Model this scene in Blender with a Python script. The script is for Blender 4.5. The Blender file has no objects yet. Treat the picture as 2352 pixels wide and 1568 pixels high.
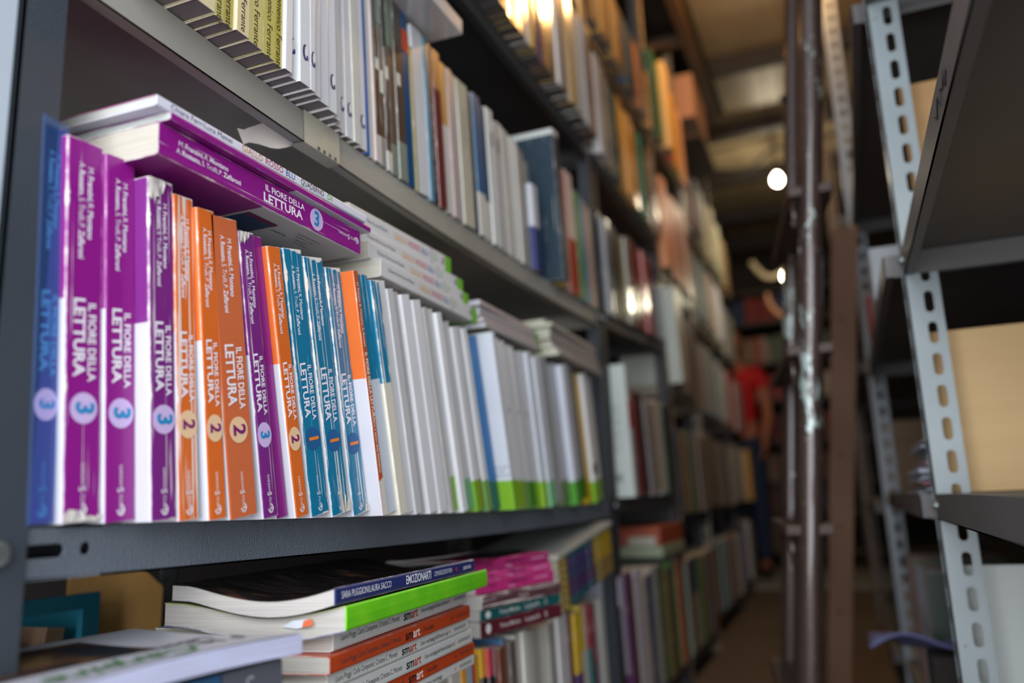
import bpy, math, random
from mathutils import Vector, Matrix
from mathutils.geometry import tessellate_polygon

# ------------------------------------------------------------------ camera, world, light
SC = bpy.context.scene
COL = SC.collection
PI = math.pi
CAM_R = ((0.92392115, 0.11179561, 0.36588447), (0.38046558, -0.16801047, -0.90940553), (-0.04019512, 0.97942545, -0.19776281))
cam = bpy.data.cameras.new('camera')
cam.sensor_width = 36.0
cam.lens = 1862.0 / 2352.0 * 36.0
cam.clip_start = 0.02
cam.clip_end = 60
cam.dof.use_dof = True
cam.dof.focus_distance = 0.74
cam.dof.aperture_fstop = 2.3
camo = bpy.data.objects.new('camera', cam)
COL.objects.link(camo)
m3 = Matrix(CAM_R)
camo.matrix_world = Matrix.Translation((0, 0, 0.53)) @ m3.to_4x4()
SC.camera = camo

w = bpy.data.worlds.new('world')
SC.world = w
w.use_nodes = True
bg = w.node_tree.nodes['Background']
bg.inputs[0].default_value = (0.78, 0.86, 1.0, 1)
bg.inputs[1].default_value = 1.0

def area(name, loc, target, size, power, color, sy=None):
    d = bpy.data.lights.new(name, 'AREA')
    d.energy = power
    d.color = color
    d.shape = 'RECTANGLE'
    d.size = size
    d.size_y = sy or size
    o = bpy.data.objects.new(name, d)
    COL.objects.link(o)
    o.location = loc
    o.rotation_euler = (Vector(target) - Vector(loc)).to_track_quat('-Z', 'Y').to_euler()
    return o

# daylight falling in from the open street front behind the camera
area('daylight_street', (0.25, -1.45, 1.22), (-0.1, 1.4, 0.75), 3.3, 122, (0.94, 0.965, 1.0), 2.3)

SC.view_settings.view_transform = 'Standard'
SC.view_settings.look = 'None'
SC.view_settings.exposure = 0.17
SC.view_settings.gamma = 1.0
SC.view_settings.use_curve_mapping = False
SC.cycles.use_denoising = True
SC.cycles.max_bounces = 6
SC.cycles.sample_clamp_indirect = 6.0

# ------------------------------------------------------------------ materials
MATS = {}

def s2l(c):
    return tuple((x / 12.92 if x <= 0.04045 else ((x + 0.055) / 1.055) ** 2.4) for x in c)

def rgb(h):
    h = h.lstrip('#')
    return s2l(tuple(int(h[i:i + 2], 16) / 255 for i in (0, 2, 4)))

def new_mat(name):
    m = bpy.data.materials.new(name)
    m.use_nodes = True
    nt = m.node_tree
    return m, nt, nt.nodes['Principled BSDF']

def node(nt, typ, **kw):
    n = nt.nodes.new(typ)
    for k, v in kw.items():
        setattr(n, k, v)
    return n

def mth(nt, op, a, b=None, clamp=False):
    n = node(nt, 'ShaderNodeMath', operation=op, use_clamp=clamp)
    for i, v in enumerate((a, b)):
        if v is None:
            continue
        if isinstance(v, (int, float)):
            n.inputs[i].default_value = v
        else:
            nt.links.new(v, n.inputs[i])
    return n.outputs[0]

def noise(nt, vec, scale, detail=3, rough=0.5):
    n = node(nt, 'ShaderNodeTexNoise')
    n.inputs['Scale'].default_value = scale
    n.inputs['Detail'].default_value = detail
    n.inputs['Roughness'].default_value = rough
    nt.links.new(vec, n.inputs['Vector'])
    return n.outputs['Fac']

def coords(nt, scale=(1, 1, 1), which='Object'):
    tc = node(nt, 'ShaderNodeTexCoord')
    mp = node(nt, 'ShaderNodeMapping')
    mp.inputs['Scale'].default_value = scale
    nt.links.new(tc.outputs[which], mp.inputs['Vector'])
    return mp.outputs['Vector']

def mixc(nt, fac, a, b):
    n = node(nt, 'ShaderNodeMix', data_type='RGBA')
    if isinstance(fac, (int, float)):
        n.inputs['Factor'].default_value = fac
    else:
        nt.links.new(fac, n.inputs['Factor'])
    for s, v in (('A', a), ('B', b)):
        sock = [x for x in n.inputs if x.name == s and x.type == 'RGBA'][0]
        if isinstance(v, tuple):
            sock.default_value = (*v[:3], 1)
        else:
            nt.links.new(v, sock)
    return [x for x in n.outputs if x.type == 'RGBA'][0]

def bump(nt, h, strength, dist, bsdf):
    b = node(nt, 'ShaderNodeBump')
    b.inputs['Strength'].default_value = strength
    b.inputs['Distance'].default_value = dist
    nt.links.new(h, b.inputs['Height'])
    nt.links.new(b.outputs[0], bsdf.inputs['Normal'])

def plain(hexc, rough=0.6, metal=0.0, var=0.08, scale=20, key=None, emis=None):
    k = ('p', hexc, rough, metal, var, emis)
    if k in MATS:
        return MATS[k]
    m, nt, b = new_mat('plain_' + hexc.lstrip('#'))
    c = rgb(hexc)
    if var:
        f = noise(nt, coords(nt), scale, 4)
        dark = tuple(x * (1 - 2.2 * var) for x in c)
        lite = tuple(min(1, x * (1 + var)) for x in c)
        nt.links.new(mixc(nt, f, dark, lite), b.inputs['Base Color'])
    else:
        b.inputs['Base Color'].default_value = (*c, 1)
    b.inputs['Roughness'].default_value = rough
    b.inputs['Metallic'].default_value = metal
    if emis:
        b.inputs['Emission Color'].default_value = (*c, 1)
        b.inputs['Emission Strength'].default_value = emis
    MATS[k] = m
    return m

def cover(hexc, wear=1.0, crease=0.0, rough=0.42, under='#e9e4dc', coat=0.0):
    """book cover card: printed colour, whitened where the folds and corners are rubbed"""
    k = ('c', hexc, wear, crease, rough, under, coat)
    if k in MATS:
        return MATS[k]
    m, nt, b = new_mat('cover_' + hexc.lstrip('#'))
    c = rgb(hexc)
    oc = coords(nt)
    uv = node(nt, 'ShaderNodeUVMap')
    sp = node(nt, 'ShaderNodeSeparateXYZ')
    nt.links.new(uv.outputs[0], sp.inputs[0])
    fine = noise(nt, oc, 260, 5, 0.65)
    broad = noise(nt, oc, 38, 3)
    band = mth(nt, 'MULTIPLY', mth(nt, 'POWER', broad, 3.0), 0.0068 * wear)
    band = mth(nt, 'MULTIPLY', band, mth(nt, 'ADD', fine, 0.25))
    d = mth(nt, 'MINIMUM', sp.outputs[0], mth(nt, 'MULTIPLY', sp.outputs[1], 0.75))
    worn = mth(nt, 'MULTIPLY', mth(nt, 'SUBTRACT', band, d), 900.0, clamp=True)
    if crease:
        cs = noise(nt, coords(nt, (330, 330, 5)), 1.0, 3, 0.6)
        br = noise(nt, coords(nt, (40, 40, 16)), 1.0, 2)
        th = 0.80 - 0.2 * crease
        lines = mth(nt, 'MULTIPLY', mth(nt, 'SUBTRACT', mth(nt, 'ADD', cs, mth(nt, 'MULTIPLY', br, 0.25)), th), 26.0, clamp=True)
        worn = mth(nt, 'MAXIMUM', worn, mth(nt, 'MULTIPLY', lines, 0.8))
    sh = noise(nt, oc, 9, 3)
    base = mixc(nt, sh, tuple(x * 0.86 for x in c), tuple(min(1, x * 1.06) for x in c))
    nt.links.new(mixc(nt, worn, base, rgb(under)), b.inputs['Base Color'])
    b.inputs['Roughness'].default_value = rough
    if coat:
        b.inputs['Coat Weight'].default_value = coat
        b.inputs['Coat Roughness'].default_value = 0.08
    bump(nt, fine, 0.12, 0.0006, b)
    MATS[k] = m
    return m

def pages(hexc='#d9d2c3', axis=1):
    k = ('pg', hexc, axis)
    if k in MATS:
        return MATS[k]
    m, nt, b = new_mat('page_edges')
    sc = [14, 14, 14]
    sc[axis] = 1500
    f = noise(nt, coords(nt, tuple(sc)), 1.0, 2, 0.7)
    g = noise(nt, coords(nt), 30, 4)
    c = rgb(hexc)
    col = mixc(nt, f, tuple(x * 0.45 for x in c), tuple(min(1, x * 1.22) for x in c))
    col = mixc(nt, mth(nt, 'MULTIPLY', g, 0.45), col, tuple(x * 0.6 for x in c))
    nt.links.new(col, b.inputs['Base Color'])
    b.inputs['Roughness'].default_value = 0.85
    bump(nt, f, 0.5, 0.0008, b)
    MATS[k] = m
    return m

def painted_metal(hexc, rough=0.45, hammer=0.0, chips=0.0, chipcol='#a8a49c', metal=0.0):
    k = ('m', hexc, rough, hammer, chips, chipcol, metal)
    if k in MATS:
        return MATS[k]
    m, nt, b = new_mat('painted_metal')
    c = rgb(hexc)
    oc = coords(nt)
    f = noise(nt, oc, 9, 5)
    col = mixc(nt, f, tuple(x * 0.74 for x in c), tuple(min(1, x * 1.2) for x in c))
    if chips:
        n2 = noise(nt, oc, 55, 6, 0.7)
        msk = mth(nt, 'MULTIPLY', mth(nt, 'SUBTRACT', n2, 0.74 - 0.16 * chips), 30.0, clamp=True)
        col = mixc(nt, msk, col, rgb(chipcol))
    nt.links.new(col, b.inputs['Base Color'])
    b.inputs['Roughness'].default_value = rough
    b.inputs['Metallic'].default_value = metal
    if hammer:
        h = noise(nt, oc, 620, 2, 0.4)
        bump(nt, h, hammer, 0.0012, b)
    MATS[k] = m
    return m

def wood(hexc, dark, scale=(3, 3, 40), rough=0.6, knots=0.0):
    k = ('w', hexc, dark, scale)
    if k in MATS:
        return MATS[k]
    m, nt, b = new_mat('wood_grain')
    f = noise(nt, coords(nt, scale), 1.0, 6, 0.6)
    g = noise(nt, coords(nt), 5, 3)
    col = mixc(nt, f, rgb(dark), rgb(hexc))
    col = mixc(nt, mth(nt, 'MULTIPLY', g, 0.35), col, rgb(dark))
    nt.links.new(col, b.inputs['Base Color'])
    b.inputs['Roughness'].default_value = rough
    bump(nt, f, 0.2, 0.002, b)
    MATS[k] = m
    return m

# ------------------------------------------------------------------ mesh helpers
class MB:
    def __init__(self):
        self.v = []; self.f = []; self.m = []; self.uv = []
    def quad(self, pts, mi=0, uvs=None):
        n = len(self.v)
        self.v += [tuple(p) for p in pts]
        self.f.append(tuple(range(n, n + len(pts))))
        self.m.append(mi)
        self.uv.append(uvs or [(1.0, 1.0)] * len(pts))
    def box(self, a, b, mi=0):
        x0, y0, z0 = a; x1, y1, z1 = b
        P = [(x0, y0, z0), (x1, y0, z0), (x1, y1, z0), (x0, y1, z0), (x0, y0, z1), (x1, y0, z1), (x1, y1, z1), (x0, y1, z1)]
        for f in ((0, 3, 2, 1), (4, 5, 6, 7), (0, 1, 5, 4), (1, 2, 6, 5), (2, 3, 7, 6), (3, 0, 4, 7)):
            self.quad([P[i] for i in f], mi)
    def tube(self, pts, r, n=14, mi=0, caps=True):
        pts = [Vector(p) for p in pts]
        rs = r if isinstance(r, (list, tuple)) else [r] * len(pts)
        rings = []
        ref = None
        for i, p in enumerate(pts):
            d = (pts[min(i + 1, len(pts) - 1)] - pts[max(i - 1, 0)]).normalized()
            if ref is None:
                ref = d.cross(Vector((0, 0, 1)) if abs(d.z) < 0.9 else Vector((1, 0, 0))).normalized()
            ref = (ref - d * ref.dot(d)).normalized()
            q = d.cross(ref)
            rings.append([p + (ref * math.cos(2 * PI * k / n) + q * math.sin(2 * PI * k / n)) * rs[i] for k in range(n)])
        for i in range(len(rings) - 1):
            for k in range(n):
                self.quad([rings[i][k], rings[i][(k + 1) % n], rings[i + 1][(k + 1) % n], rings[i + 1][k]], mi)
        if caps:
            self.quad(list(reversed(rings[0])), mi); self.quad(rings[-1], mi)
    def build(self, name, mats, parent=None, smooth=False, merge=True):
        me = bpy.data.meshes.new(name)
        v, f = self.v, self.f
        if merge:
            idx = {}; nv = []; mp = []
            for p in v:
                k = (round(p[0], 6), round(p[1], 6), round(p[2], 6))
                if k not in idx:
                    idx[k] = len(nv); nv.append(p)
                mp.append(idx[k])
            f2 = []; keep = []
            for i, fc in enumerate(f):
                t = [mp[j] for j in fc]
                if len(set(t)) == len(t):
                    f2.append(t); keep.append(i)
            v, f = nv, f2
        else:
            keep = range(len(f))
        me.from_pydata(v, [], f)
        uvl = me.uv_layers.new(name='UVMap')
        li = 0
        for j, i in enumerate(keep):
            me.polygons[j].material_index = self.m[i]
            for u in self.uv[i]:
                uvl.data[li].uv = u; li += 1
            me.polygons[j].use_smooth = smooth
        for mt in (mats if isinstance(mats, (list, tuple)) else [mats]):
            me.materials.append(mt)
        me.update()
        o = bpy.data.objects.new(name, me)
        COL.objects.link(o)
        if parent:
            o.parent = parent
        return o

def empty(name, loc=(0, 0, 0), rot=None, mat=None):
    o = bpy.data.objects.new(name, None)
    o.empty_display_size = 0.05
    COL.objects.link(o)
    if mat is not None:
        o.matrix_world = mat
    else:
        o.location = loc
        if rot:
            o.rotation_euler = rot
    return o

def tag(o, label, cat, group=None, kind=None):
    if label:
        o['label'] = label
        o['category'] = cat
    if group:
        o['group'] = group
    if kind:
        o['kind'] = kind
    return o

def struct(o):
    o['kind'] = 'structure'
    return o

def bevel(o, wdt, seg=2):
    m = o.modifiers.new('bevel', 'BEVEL')
    m.width = wdt; m.segments = seg; m.limit_method = 'ANGLE'
    return o

# ------------------------------------------------------------------ lettering
TXT = {}

def text_mesh(s, bold, shear=0.0, align='LEFT', spacing=1.0):
    k = (s, bold, shear, align, spacing)
    if k not in TXT:
        cu = bpy.data.curves.new('lettering', 'FONT')
        cu.body = s
        cu.size = 1.0
        cu.align_x = align
        cu.align_y = 'CENTER'
        cu.offset = bold
        cu.shear = shear
        cu.space_character = spacing
        cu.resolution_u = 3
        cu.fill_mode = 'FRONT'
        ob = bpy.data.objects.new('lettering', cu)
        COL.objects.link(ob)
        bpy.context.view_layer.update()
        dg = bpy.context.evaluated_depsgraph_get()
        me = bpy.data.meshes.new_from_object(ob.evaluated_get(dg))
        bpy.data.objects.remove(ob)
        bpy.data.curves.remove(cu)
        TXT[k] = me
    return TXT[k]

def write(parent, s, origin, right, up, size, color, name='title', bold=0.0, xs=1.0, shear=0.0, align='LEFT', spacing=1.0):
    me = text_mesh(s, bold, shear, align, spacing).copy()
    me.materials.clear()
    me.materials.append(plain(color, 0.5, 0, 0))
    o = bpy.data.objects.new(name, me)
    COL.objects.link(o)
    o.parent = parent
    R = Vector(right).normalized(); U = Vector(up).normalized(); N = R.cross(U)
    M = Matrix((R * size * xs, U * size, N * size)).transposed().to_4x4()
    M.translation = Vector(origin)
    o.matrix_local = M
    return o

def disc(parent, center, right, up, rx, ry, color, name='emblem', n=40):
    b = MB()
    R = Vector(right); U = Vector(up)
    b.quad([Vector(center) + R * rx * math.cos(2 * PI * k / n) + U * ry * math.sin(2 * PI * k / n) for k in range(n)])
    return b.build(name, plain(color, 0.5, 0, 0), parent)

def patch(parent, pts, color, name='label_patch', rough=0.5, mat=None):
    b = MB()
    b.quad(pts)
    return b.build(name, mat or plain(color, rough, 0, 0.03), parent)

# ------------------------------------------------------------------ books
# local frame of a book: spine on the plane x=0 looking to +x, thickness y 0..w, height z 0..h, leaves go to -x
def cover_mesh(w, h, d, zones, t=0.0009, r=0.0014):
    """zones: list of (z_end, i_back, i_spine, i_front) material indices, back = the y=0 side"""
    b = MB()
    r = min(r, w * 0.45)
    P = [(-d, 0), (-d * 0.5, 0), (-r, 0), (-r * 0.3, r * 0.3), (0, r), (0, w * 0.5), (0, w - r), (-r * 0.3, w - r * 0.3), (-r, w), (-d * 0.5, w), (-d, w)]
    Q = [(-d, t), (-d * 0.5, t), (-r - t, t), (-r - t, t), (-t, r), (-t, w * 0.5), (-t, w - r), (-r - t, w - t), (-r - t, w - t), (-d * 0.5, w - t), (-d, w - t)]
    part = [0, 0, 0, 1, 1, 1, 1, 2, 2, 2]
    def fd(i):
        x, y = P[i]
        if 4 <= i <= 6:
            return min(y, w - y)
        if i in (3, 7):
            return 0.0
        return -x * 3.0 if x < -r else 0.0012
    zs = sorted(set([0.0, h * 0.02, h * 0.5, h * 0.98, h] + [z for z, *_ in zones]))
    for a, c in zip(zs[:-1], zs[1:]):
        mid = (a + c) / 2
        zn = next(q for q in zones if mid < q[0] + 1e-9)
        for i in range(10):
            mi = zn[1 + part[i]]
            u = [(fd(i), min(a, h - a)), (fd(i + 1), min(a, h - a)), (fd(i + 1), min(c, h - c)), (fd(i), min(c, h - c))]
            b.quad([(*P[i], a), (*P[i + 1], a), (*P[i + 1], c), (*P[i], c)], mi, u)
    for i in range(10):
        b.quad([(*Q[i + 1], 0), (*Q[i], 0), (*Q[i], h), (*Q[i + 1], h)], 0)
        b.quad([(*P[i + 1], 0), (*P[i], 0), (*Q[i], 0), (*Q[i + 1], 0)], zones[0][1 + part[i]], [(0.0, 0.0)] * 4)
        b.quad([(*P[i], h), (*P[i + 1], h), (*Q[i + 1], h), (*Q[i], h)], zones[-1][1 + part[i]], [(0.0, 0.0)] * 4)
    for i in (0, 10):
        b.quad([(*P[i], 0), (*P[i], h), (*Q[i], h), (*Q[i], 0)] if i == 0 else [(*Q[i], 0), (*Q[i], h), (*P[i], h), (*P[i], 0)], 0)
    return b

def book_matrix(x, y, z, lean=0.0, yaw=0.0):
    return Matrix.Translation((x, y, z)) @ Matrix.Rotation(math.radians(yaw), 4, 'Z') @ Matrix.Rotation(math.radians(lean), 4, 'X')

def flat_matrix(x, y, z, yaw=0.0, roll=0.0, pitch=0.0):
    """a book lying down, spine towards the aisle; its head (z=h) at low Y, its spine text reads towards +Y"""
    # local z -> -Y, local x -> +X, local y -> +Z ; origin at the foot of the spine (high Y)
    B = Matrix(((1, 0, 0), (0, 0, -1), (0, 1, 0))).to_4x4()
    return Matrix.Translation((x, y, z)) @ Matrix.Rotation(math.radians(yaw), 4, 'Z') @ Matrix.Rotation(math.radians(pitch), 4, 'X') @ Matrix.Rotation(math.radians(roll), 4, 'Y') @ B

def make_book(name, M, w, h, d, zones, label, group=None, page='#d6cfc0', inset=0.0, cat='book', simple=False, r=0.0014, hard=False):
    """zones: [(frac_end, back, spine, front)] with materials"""
    mats = []
    def mi(m):
        if m not in mats:
            mats.append(m)
        return mats.index(m)
    zz = [(f * h, mi(a), mi(s), mi(c)) for f, a, s, c in zones]
    t = 0.0022 if hard else 0.0008
    cb = cover_mesh(w, h, d, zz, t=min(t, w * 0.2), r=r)
    ins = 0.003 if hard else 0.0006
    if simple:
        pm = mi(pages(page))
        cb.box((-d + ins, min(t, w * .2), ins), (-min(t, w * .2), w - min(t, w * .2), h - ins), pm)
        o = cb.build(name, mats)
        o.matrix_world = M
        tag(o, label, cat, group)
        return o
    o = empty(name, mat=M)
    cb.build('cover', mats, o)
    pb = MB()
    tt = min(t, w * 0.2)
    pb.box((-d + ins + inset, tt, ins), (-tt, w - tt, h - ins))
    pb.build('page_block', pages(page), o)
    tag(o, label, cat, group)
    return o

def spine_text(bk, s, z0, yc, size, color, **kw):
    """lettering that runs down the spine; z0 is where it begins, yc its middle across the thickness"""
    return write(bk, s, (0.00025, yc, z0), (0, 0, -1), (0, 1, 0), size, color, **kw)

# ------------------------------------------------------------------ shelving
def slotted_plate(b, O, U, V, N, L, W, t, slots, mi=0):
    """flat bar L (along U) x W (along V), thickness t (along N) with oblong holes (u, v, length, width)"""
    O = Vector(O); U = Vector(U); V = Vector(V); N = Vector(N)
    P = lambda u, v, n=0: O + U * u + V * v + N * n
    cuts = sorted(slots)
    edges = [0.0]
    for i in range(len(cuts) - 1):
        edges.append((cuts[i][0] + cuts[i + 1][0]) / 2)
    edges.append(L)
    if not cuts:
        edges = [0.0, L]
    for i in range(len(edges) - 1):
        a, c = edges[i], edges[i + 1]
        outer = [(a, 0), (c, 0), (c, W), (a, W)]
        if i < len(cuts):
            u, v, ln, wd = cuts[i]
            r = wd / 2; hl = max(0, ln / 2 - r); hole = []
            for k in range(7):
                an = -PI / 2 + PI * k / 6
                hole.append((u + hl + r * math.cos(an), v + r * math.sin(an)))
            for k in range(7):
                an = PI / 2 + PI * k / 6
                hole.append((u - hl + r * math.cos(an), v + r * math.sin(an)))
            tris = tessellate_polygon([[Vector((*p, 0)) for p in outer], [Vector((*p, 0)) for p in hole]])
            allp = outer + hole
            for tr in tris:
                b.quad([P(*allp[j]) for j in tr], mi)
                b.quad([P(*allp[j], t) for j in reversed(tr)], mi)
            for k in range(len(hole)):
                p, q = hole[k], hole[(k + 1) % len(hole)]
                b.quad([P(*p), P(*q), P(*q, t), P(*p, t)], mi)
        else:
            b.quad([P(*p) for p in outer], mi)
            b.quad([P(*p, t) for p in reversed(outer)], mi)
        b.quad([P(a, 0), P(c, 0), P(c, 0, t), P(a, 0, t)], mi)
        b.quad([P(a, W), P(c, W), P(c, W, t), P(a, W, t)], mi)
    b.quad([P(0, 0), P(0, W), P(0, W, t), P(0, 0, t)], mi)
    b.quad([P(L, 0), P(L, W), P(L, W, t), P(L, 0, t)], mi)

def make_post(parent, x, y, z0, z1, sx, sy, m, wf=0.036, pitch=0.0, slot=(0.031, 0.0115), frac=0.6):
    """angle-iron upright with its corner at (x,y); flanges run sx along X and sy along Y"""
    b = MB()
    L = z1 - z0
    sl = []
    if pitch:
        n = int((L - 0.03) / pitch)
        sl = [(0.03 + k * pitch, wf * frac, slot[0], slot[1]) for k in range(n)]
    slotted_plate(b, (x, y, z0), (0, 0, 1), (sx, 0, 0), (0, sy, 0), L, wf, 0.0018, sl)
    slotted_plate(b, (x, y, z0), (0, 0, 1), (0, sy, 0), (sx, 0, 0), L, wf, 0.0018, sl)
    return b.build('post', m, parent, merge=False)

def make_shelf(parent, xf, xb, y0, y1, z, m, sag=0.0, lip=0.034, ret=0.012, holes=(), rise=0.0, nm='shelf'):
    """folded sheet-metal shelf; xf is its aisle edge, xb its back edge"""
    b = MB()
    s = 1 if xb > xf else -1
    n = 16 if sag else 1
    t = 0.0015
    def zz(k):
        q = k / n
        return z - sag * 4 * q * (1 - q) + rise * q
    def strip(xa, xc, za, zc, k, lo=0, hi=1):
        ya = y0 + (y1 - y0) * k / n; yc = y0 + (y1 - y0) * (k + 1) / n
        pa, pc = zz(k), zz(k + 1)
        P = [(xa, ya, pa + za), (xc, ya, pa + za), (xc, yc, pc + za), (xa, yc, pc + za), (xa, ya, pa + zc), (xc, ya, pa + zc), (xc, yc, pc + zc), (xa, yc, pc + zc)]
        fs = [(0, 3, 2, 1), (4, 5, 6, 7), (1, 2, 6, 5), (3, 0, 4, 7)]
        if k == 0: fs.append((0, 1, 5, 4))
        if k == n - 1: fs.append((2, 3, 7, 6))
        for f in fs:
            b.quad([P[i] for i in f])
    for k in range(n):
        strip(xf, xb, -t, 0, k)
        if not (holes and k == 0):
            strip(xf, xf + s * t, -lip, -t, k)
        strip(xf, xf + s * ret, -lip, -lip + t, k)
        strip(xb, xb - s * t, -lip, -t, k)
        strip(xb, xb - s * ret, -lip, -lip + t, k)
    if holes:
        ya = y0; yc = y0 + (y1 - y0) / n
        slotted_plate(b, (xf, ya, z - lip), (0, 1, 0), (0, 0, 1), (s, 0, 0), yc - ya, lip - t, t, holes)
    for (ya, yb2, zc) in ((y0, y0 + t, zz(0)), (y1 - t, y1, zz(n))):
        b.box((min(xf, xb), ya, zc - lip), (max(xf, xb), yb2, zc - t))
    o = b.build(nm, m, parent, merge=False)
    return o

def make_bolt(parent, p, axis, r=0.0075, ln=0.006, m=None, name='bolt'):
    b = MB()
    p = Vector(p); a = Vector(axis).normalized()
    b.tube([p, p + a * ln * 0.55, p + a * ln * 0.85, p + a * ln], [r, r, r * 0.86, r * 0.5], 20)
    return b.build(name, m or painted_metal('#9aa3a2', 0.35, metal=0.8), parent, smooth=False)

def sagz(z, sag, y0, y1, y, rise=0.0):
    q = min(1, max(0, (y - y0) / (y1 - y0)))
    return z - sag * 4 * q * (1 - q) + rise * q

XF = -0.48
LIT = painted_metal('#9b988e', 0.5, 0.0, 0.35, '#6e655c')
SLATE = painted_metal('#5f666f', 0.42, 0.9, 0.12, '#7d878c')
DARKM = painted_metal('#3b3a3b', 0.55, 0.1, 0.15, '#6d6660')
POSTM = painted_metal('#3a4048', 0.5, 0.35)
GREYP = painted_metal('#7f878d', 0.42, 0.0, 0.4, '#4e4640')
B1 = (0.335, 1.735)

def widths(s, bold, shear=0.0):
    me = text_mesh(s, bold, shear)
    xs = [v.co.x for v in me.vertices]
    return (min(xs), max(xs)) if xs else (0, 0.3)

def run_fit(o, segs, z0, yc, size, length, color, name='title', x=0.0003, shear=0.0):
    """one line of lettering made of (text, boldness) pieces, set to a given length down the spine"""
    gap = 0.24
    ws = [widths(t, b, shear) for t, b in segs]
    tot = sum(b - a for a, b in ws) + gap * (len(segs) - 1)
    k = length / (tot * size)
    z = z0
    for (t, b), (a, c) in zip(segs, ws):
        write(o, t, (x, yc, z + a * size * k), (0, 0, -1), (0, 1, 0), size, color, name, b, k, shear)
        z -= (c - a + gap) * size * k

# nearest rack on the left --------------------------------------------------
r1 = empty('metal_shelving_rack', (XF, B1[0], 0))
r1m = Matrix.Translation((-XF, -B1[0], 0))
def under(o, root):
    """keep world coordinates of a mesh built in world space while hanging it under a root"""
    o.matrix_parent_inverse = Matrix.Translation(root.location).inverted()
    return o
def adopt(o, root):
    o.parent = root
    return under(o, root)
def W(root, fn, *a, **k):
    return under(fn(root, *a, **k), root)
for y, sy in ((B1[0], 1), (B1[1], -1)):
    W(r1, make_post, XF, y, 0.0, 2.15, -1, sy, POSTM, 0.032)
    W(r1, make_post, XF - 0.40, y, 0.0, 2.15, 1, sy, DARKM, 0.032, 0.045)
hl = [(0.0435, 0.0172, 0.030, 0.0088), (0.0745, 0.0172, 0.0088, 0.0088)]
W(r1, make_shelf, XF - 0.002, XF - 0.40, B1[0] + 0.002, B1[1] - 0.002, 0.530, SLATE, 0.007, holes=hl)
W(r1, make_shelf, XF - 0.002, XF - 0.40, B1[0] + 0.002, B1[1] - 0.002, 0.951, LIT, 0.016)
W(r1, make_shelf, XF - 0.002, XF - 0.40, B1[0] + 0.002, B1[1] - 0.002, 1.352, DARKM, 0.004)
W(r1, make_shelf, XF - 0.002, XF - 0.40, B1[0] + 0.002, B1[1] - 0.002, 1.742, DARKM, 0.004)
W(r1, make_shelf, XF - 0.002, XF - 0.40, B1[0] + 0.002, B1[1] - 0.002, 0.080, DARKM, 0.002)
W(r1, make_bolt, (XF, 0.346, 0.5135), (1, 0, 0), 0.0082)
for zb in (0.937, 1.335):
    W(r1, make_bolt, (XF, B1[1] - 0.012, zb), (1, 0, 0), 0.006)
tag(r1, 'nearest grey metal rack on the left with a dark slate middle shelf', 'shelving', 'metal racks along the left side of the aisle')

# further racks of the same wall ---------------------------------------------
def left_rack(y0, y1, xf, shelves, label, zt=2.2, slots=0.0, zt_mat=None):
    r = empty('metal_shelving_rack', (xf, y0, 0))
    for y, sy in ((y0, 1), (y1, -1)):
        W(r, make_post, xf, y, 0.0, zt, -1, sy, zt_mat or DARKM, 0.034, slots)
        W(r, make_post, xf - 0.38, y, 0.0, zt, 1, sy, DARKM, 0.034)
    for z, m, rise in shelves:
        W(r, make_shelf, xf - 0.002, xf - 0.38, y0 + 0.002, y1 - 0.002, z, m, 0.0, rise=rise)
    for z, m, rise in shelves[1:3]:
        W(r, make_bolt, (xf, y0 + 0.014, z - 0.016), (1, 0, 0), 0.006)
    tag(r, label, 'shelving', 'metal racks along the left side of the aisle')
    return r
B2 = (1.745, 2.455)
left_rack(B2[0], B2[1], XF, [(0.080, DARKM, 0), (0.536, DARKM, 0.008), (0.955, DARKM, 0.05), (1.345, DARKM, -0.02), (1.715, DARKM, -0.03)],
          'narrow dark metal rack directly beyond the nearest left rack', 2.3)
B3 = (2.465, 3.04)
TANM = painted_metal('#8d8373', 0.4)
left_rack(B3[0], B3[1], XF, [(0.080, DARKM, 0), (0.485, DARKM, 0), (0.878, TANM, 0), (1.252, TANM, 0), (1.70, DARKM, 0)],
          'third metal rack of the left side with a slotted tan upright', 2.3, 0.045, TANM)
B4 = (3.10, 4.18)
left_rack(B4[0], B4[1], -0.525, [(0.080, DARKM, 0), (0.49, DARKM, 0), (0.875, TANM, 0), (1.285, TANM, 0), (1.70, TANM, 0)],
          'fourth metal rack of the left side beside the lamp glow', 2.3)
B5 = (4.25, 5.25)
left_rack(B5[0], B5[1], -0.60, [(0.080, DARKM, 0), (0.50, DARKM, 0), (0.90, DARKM, 0), (1.33, DARKM, 0), (1.76, DARKM, 0)],
          'furthest metal rack of the left side, beside the person in red', 2.3)
# rack standing back to back behind the nearest one
rb = empty('metal_shelving_rack', (-0.90, 0.30, 0))
for y, sy in ((0.30, 1), (0.925, -1), (1.9, -1)):
    W(rb, make_post, -0.90, y, 0.0, 1.5, -1, sy, GREYP, 0.03, 0.045)
for z in (0.09, 0.54, 0.97):
    W(rb, make_shelf, -0.902, -1.28, 0.302, 1.898, z, DARKM, 0.0)
tag(rb, 'slotted grey rack seen behind the nearest rack under its slate shelf', 'shelving')

# ------------------------------------------------------------------ school readers on the middle shelf
PUR, ORA, TEA = '#8e1685', '#dd6c28', '#0a79a0'
VIO = '#79247f'
WHT = '#cacad2'
ZM = lambda y: sagz(0.530, 0.007, B1[0] + .002, B1[1] - .002, y)

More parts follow.
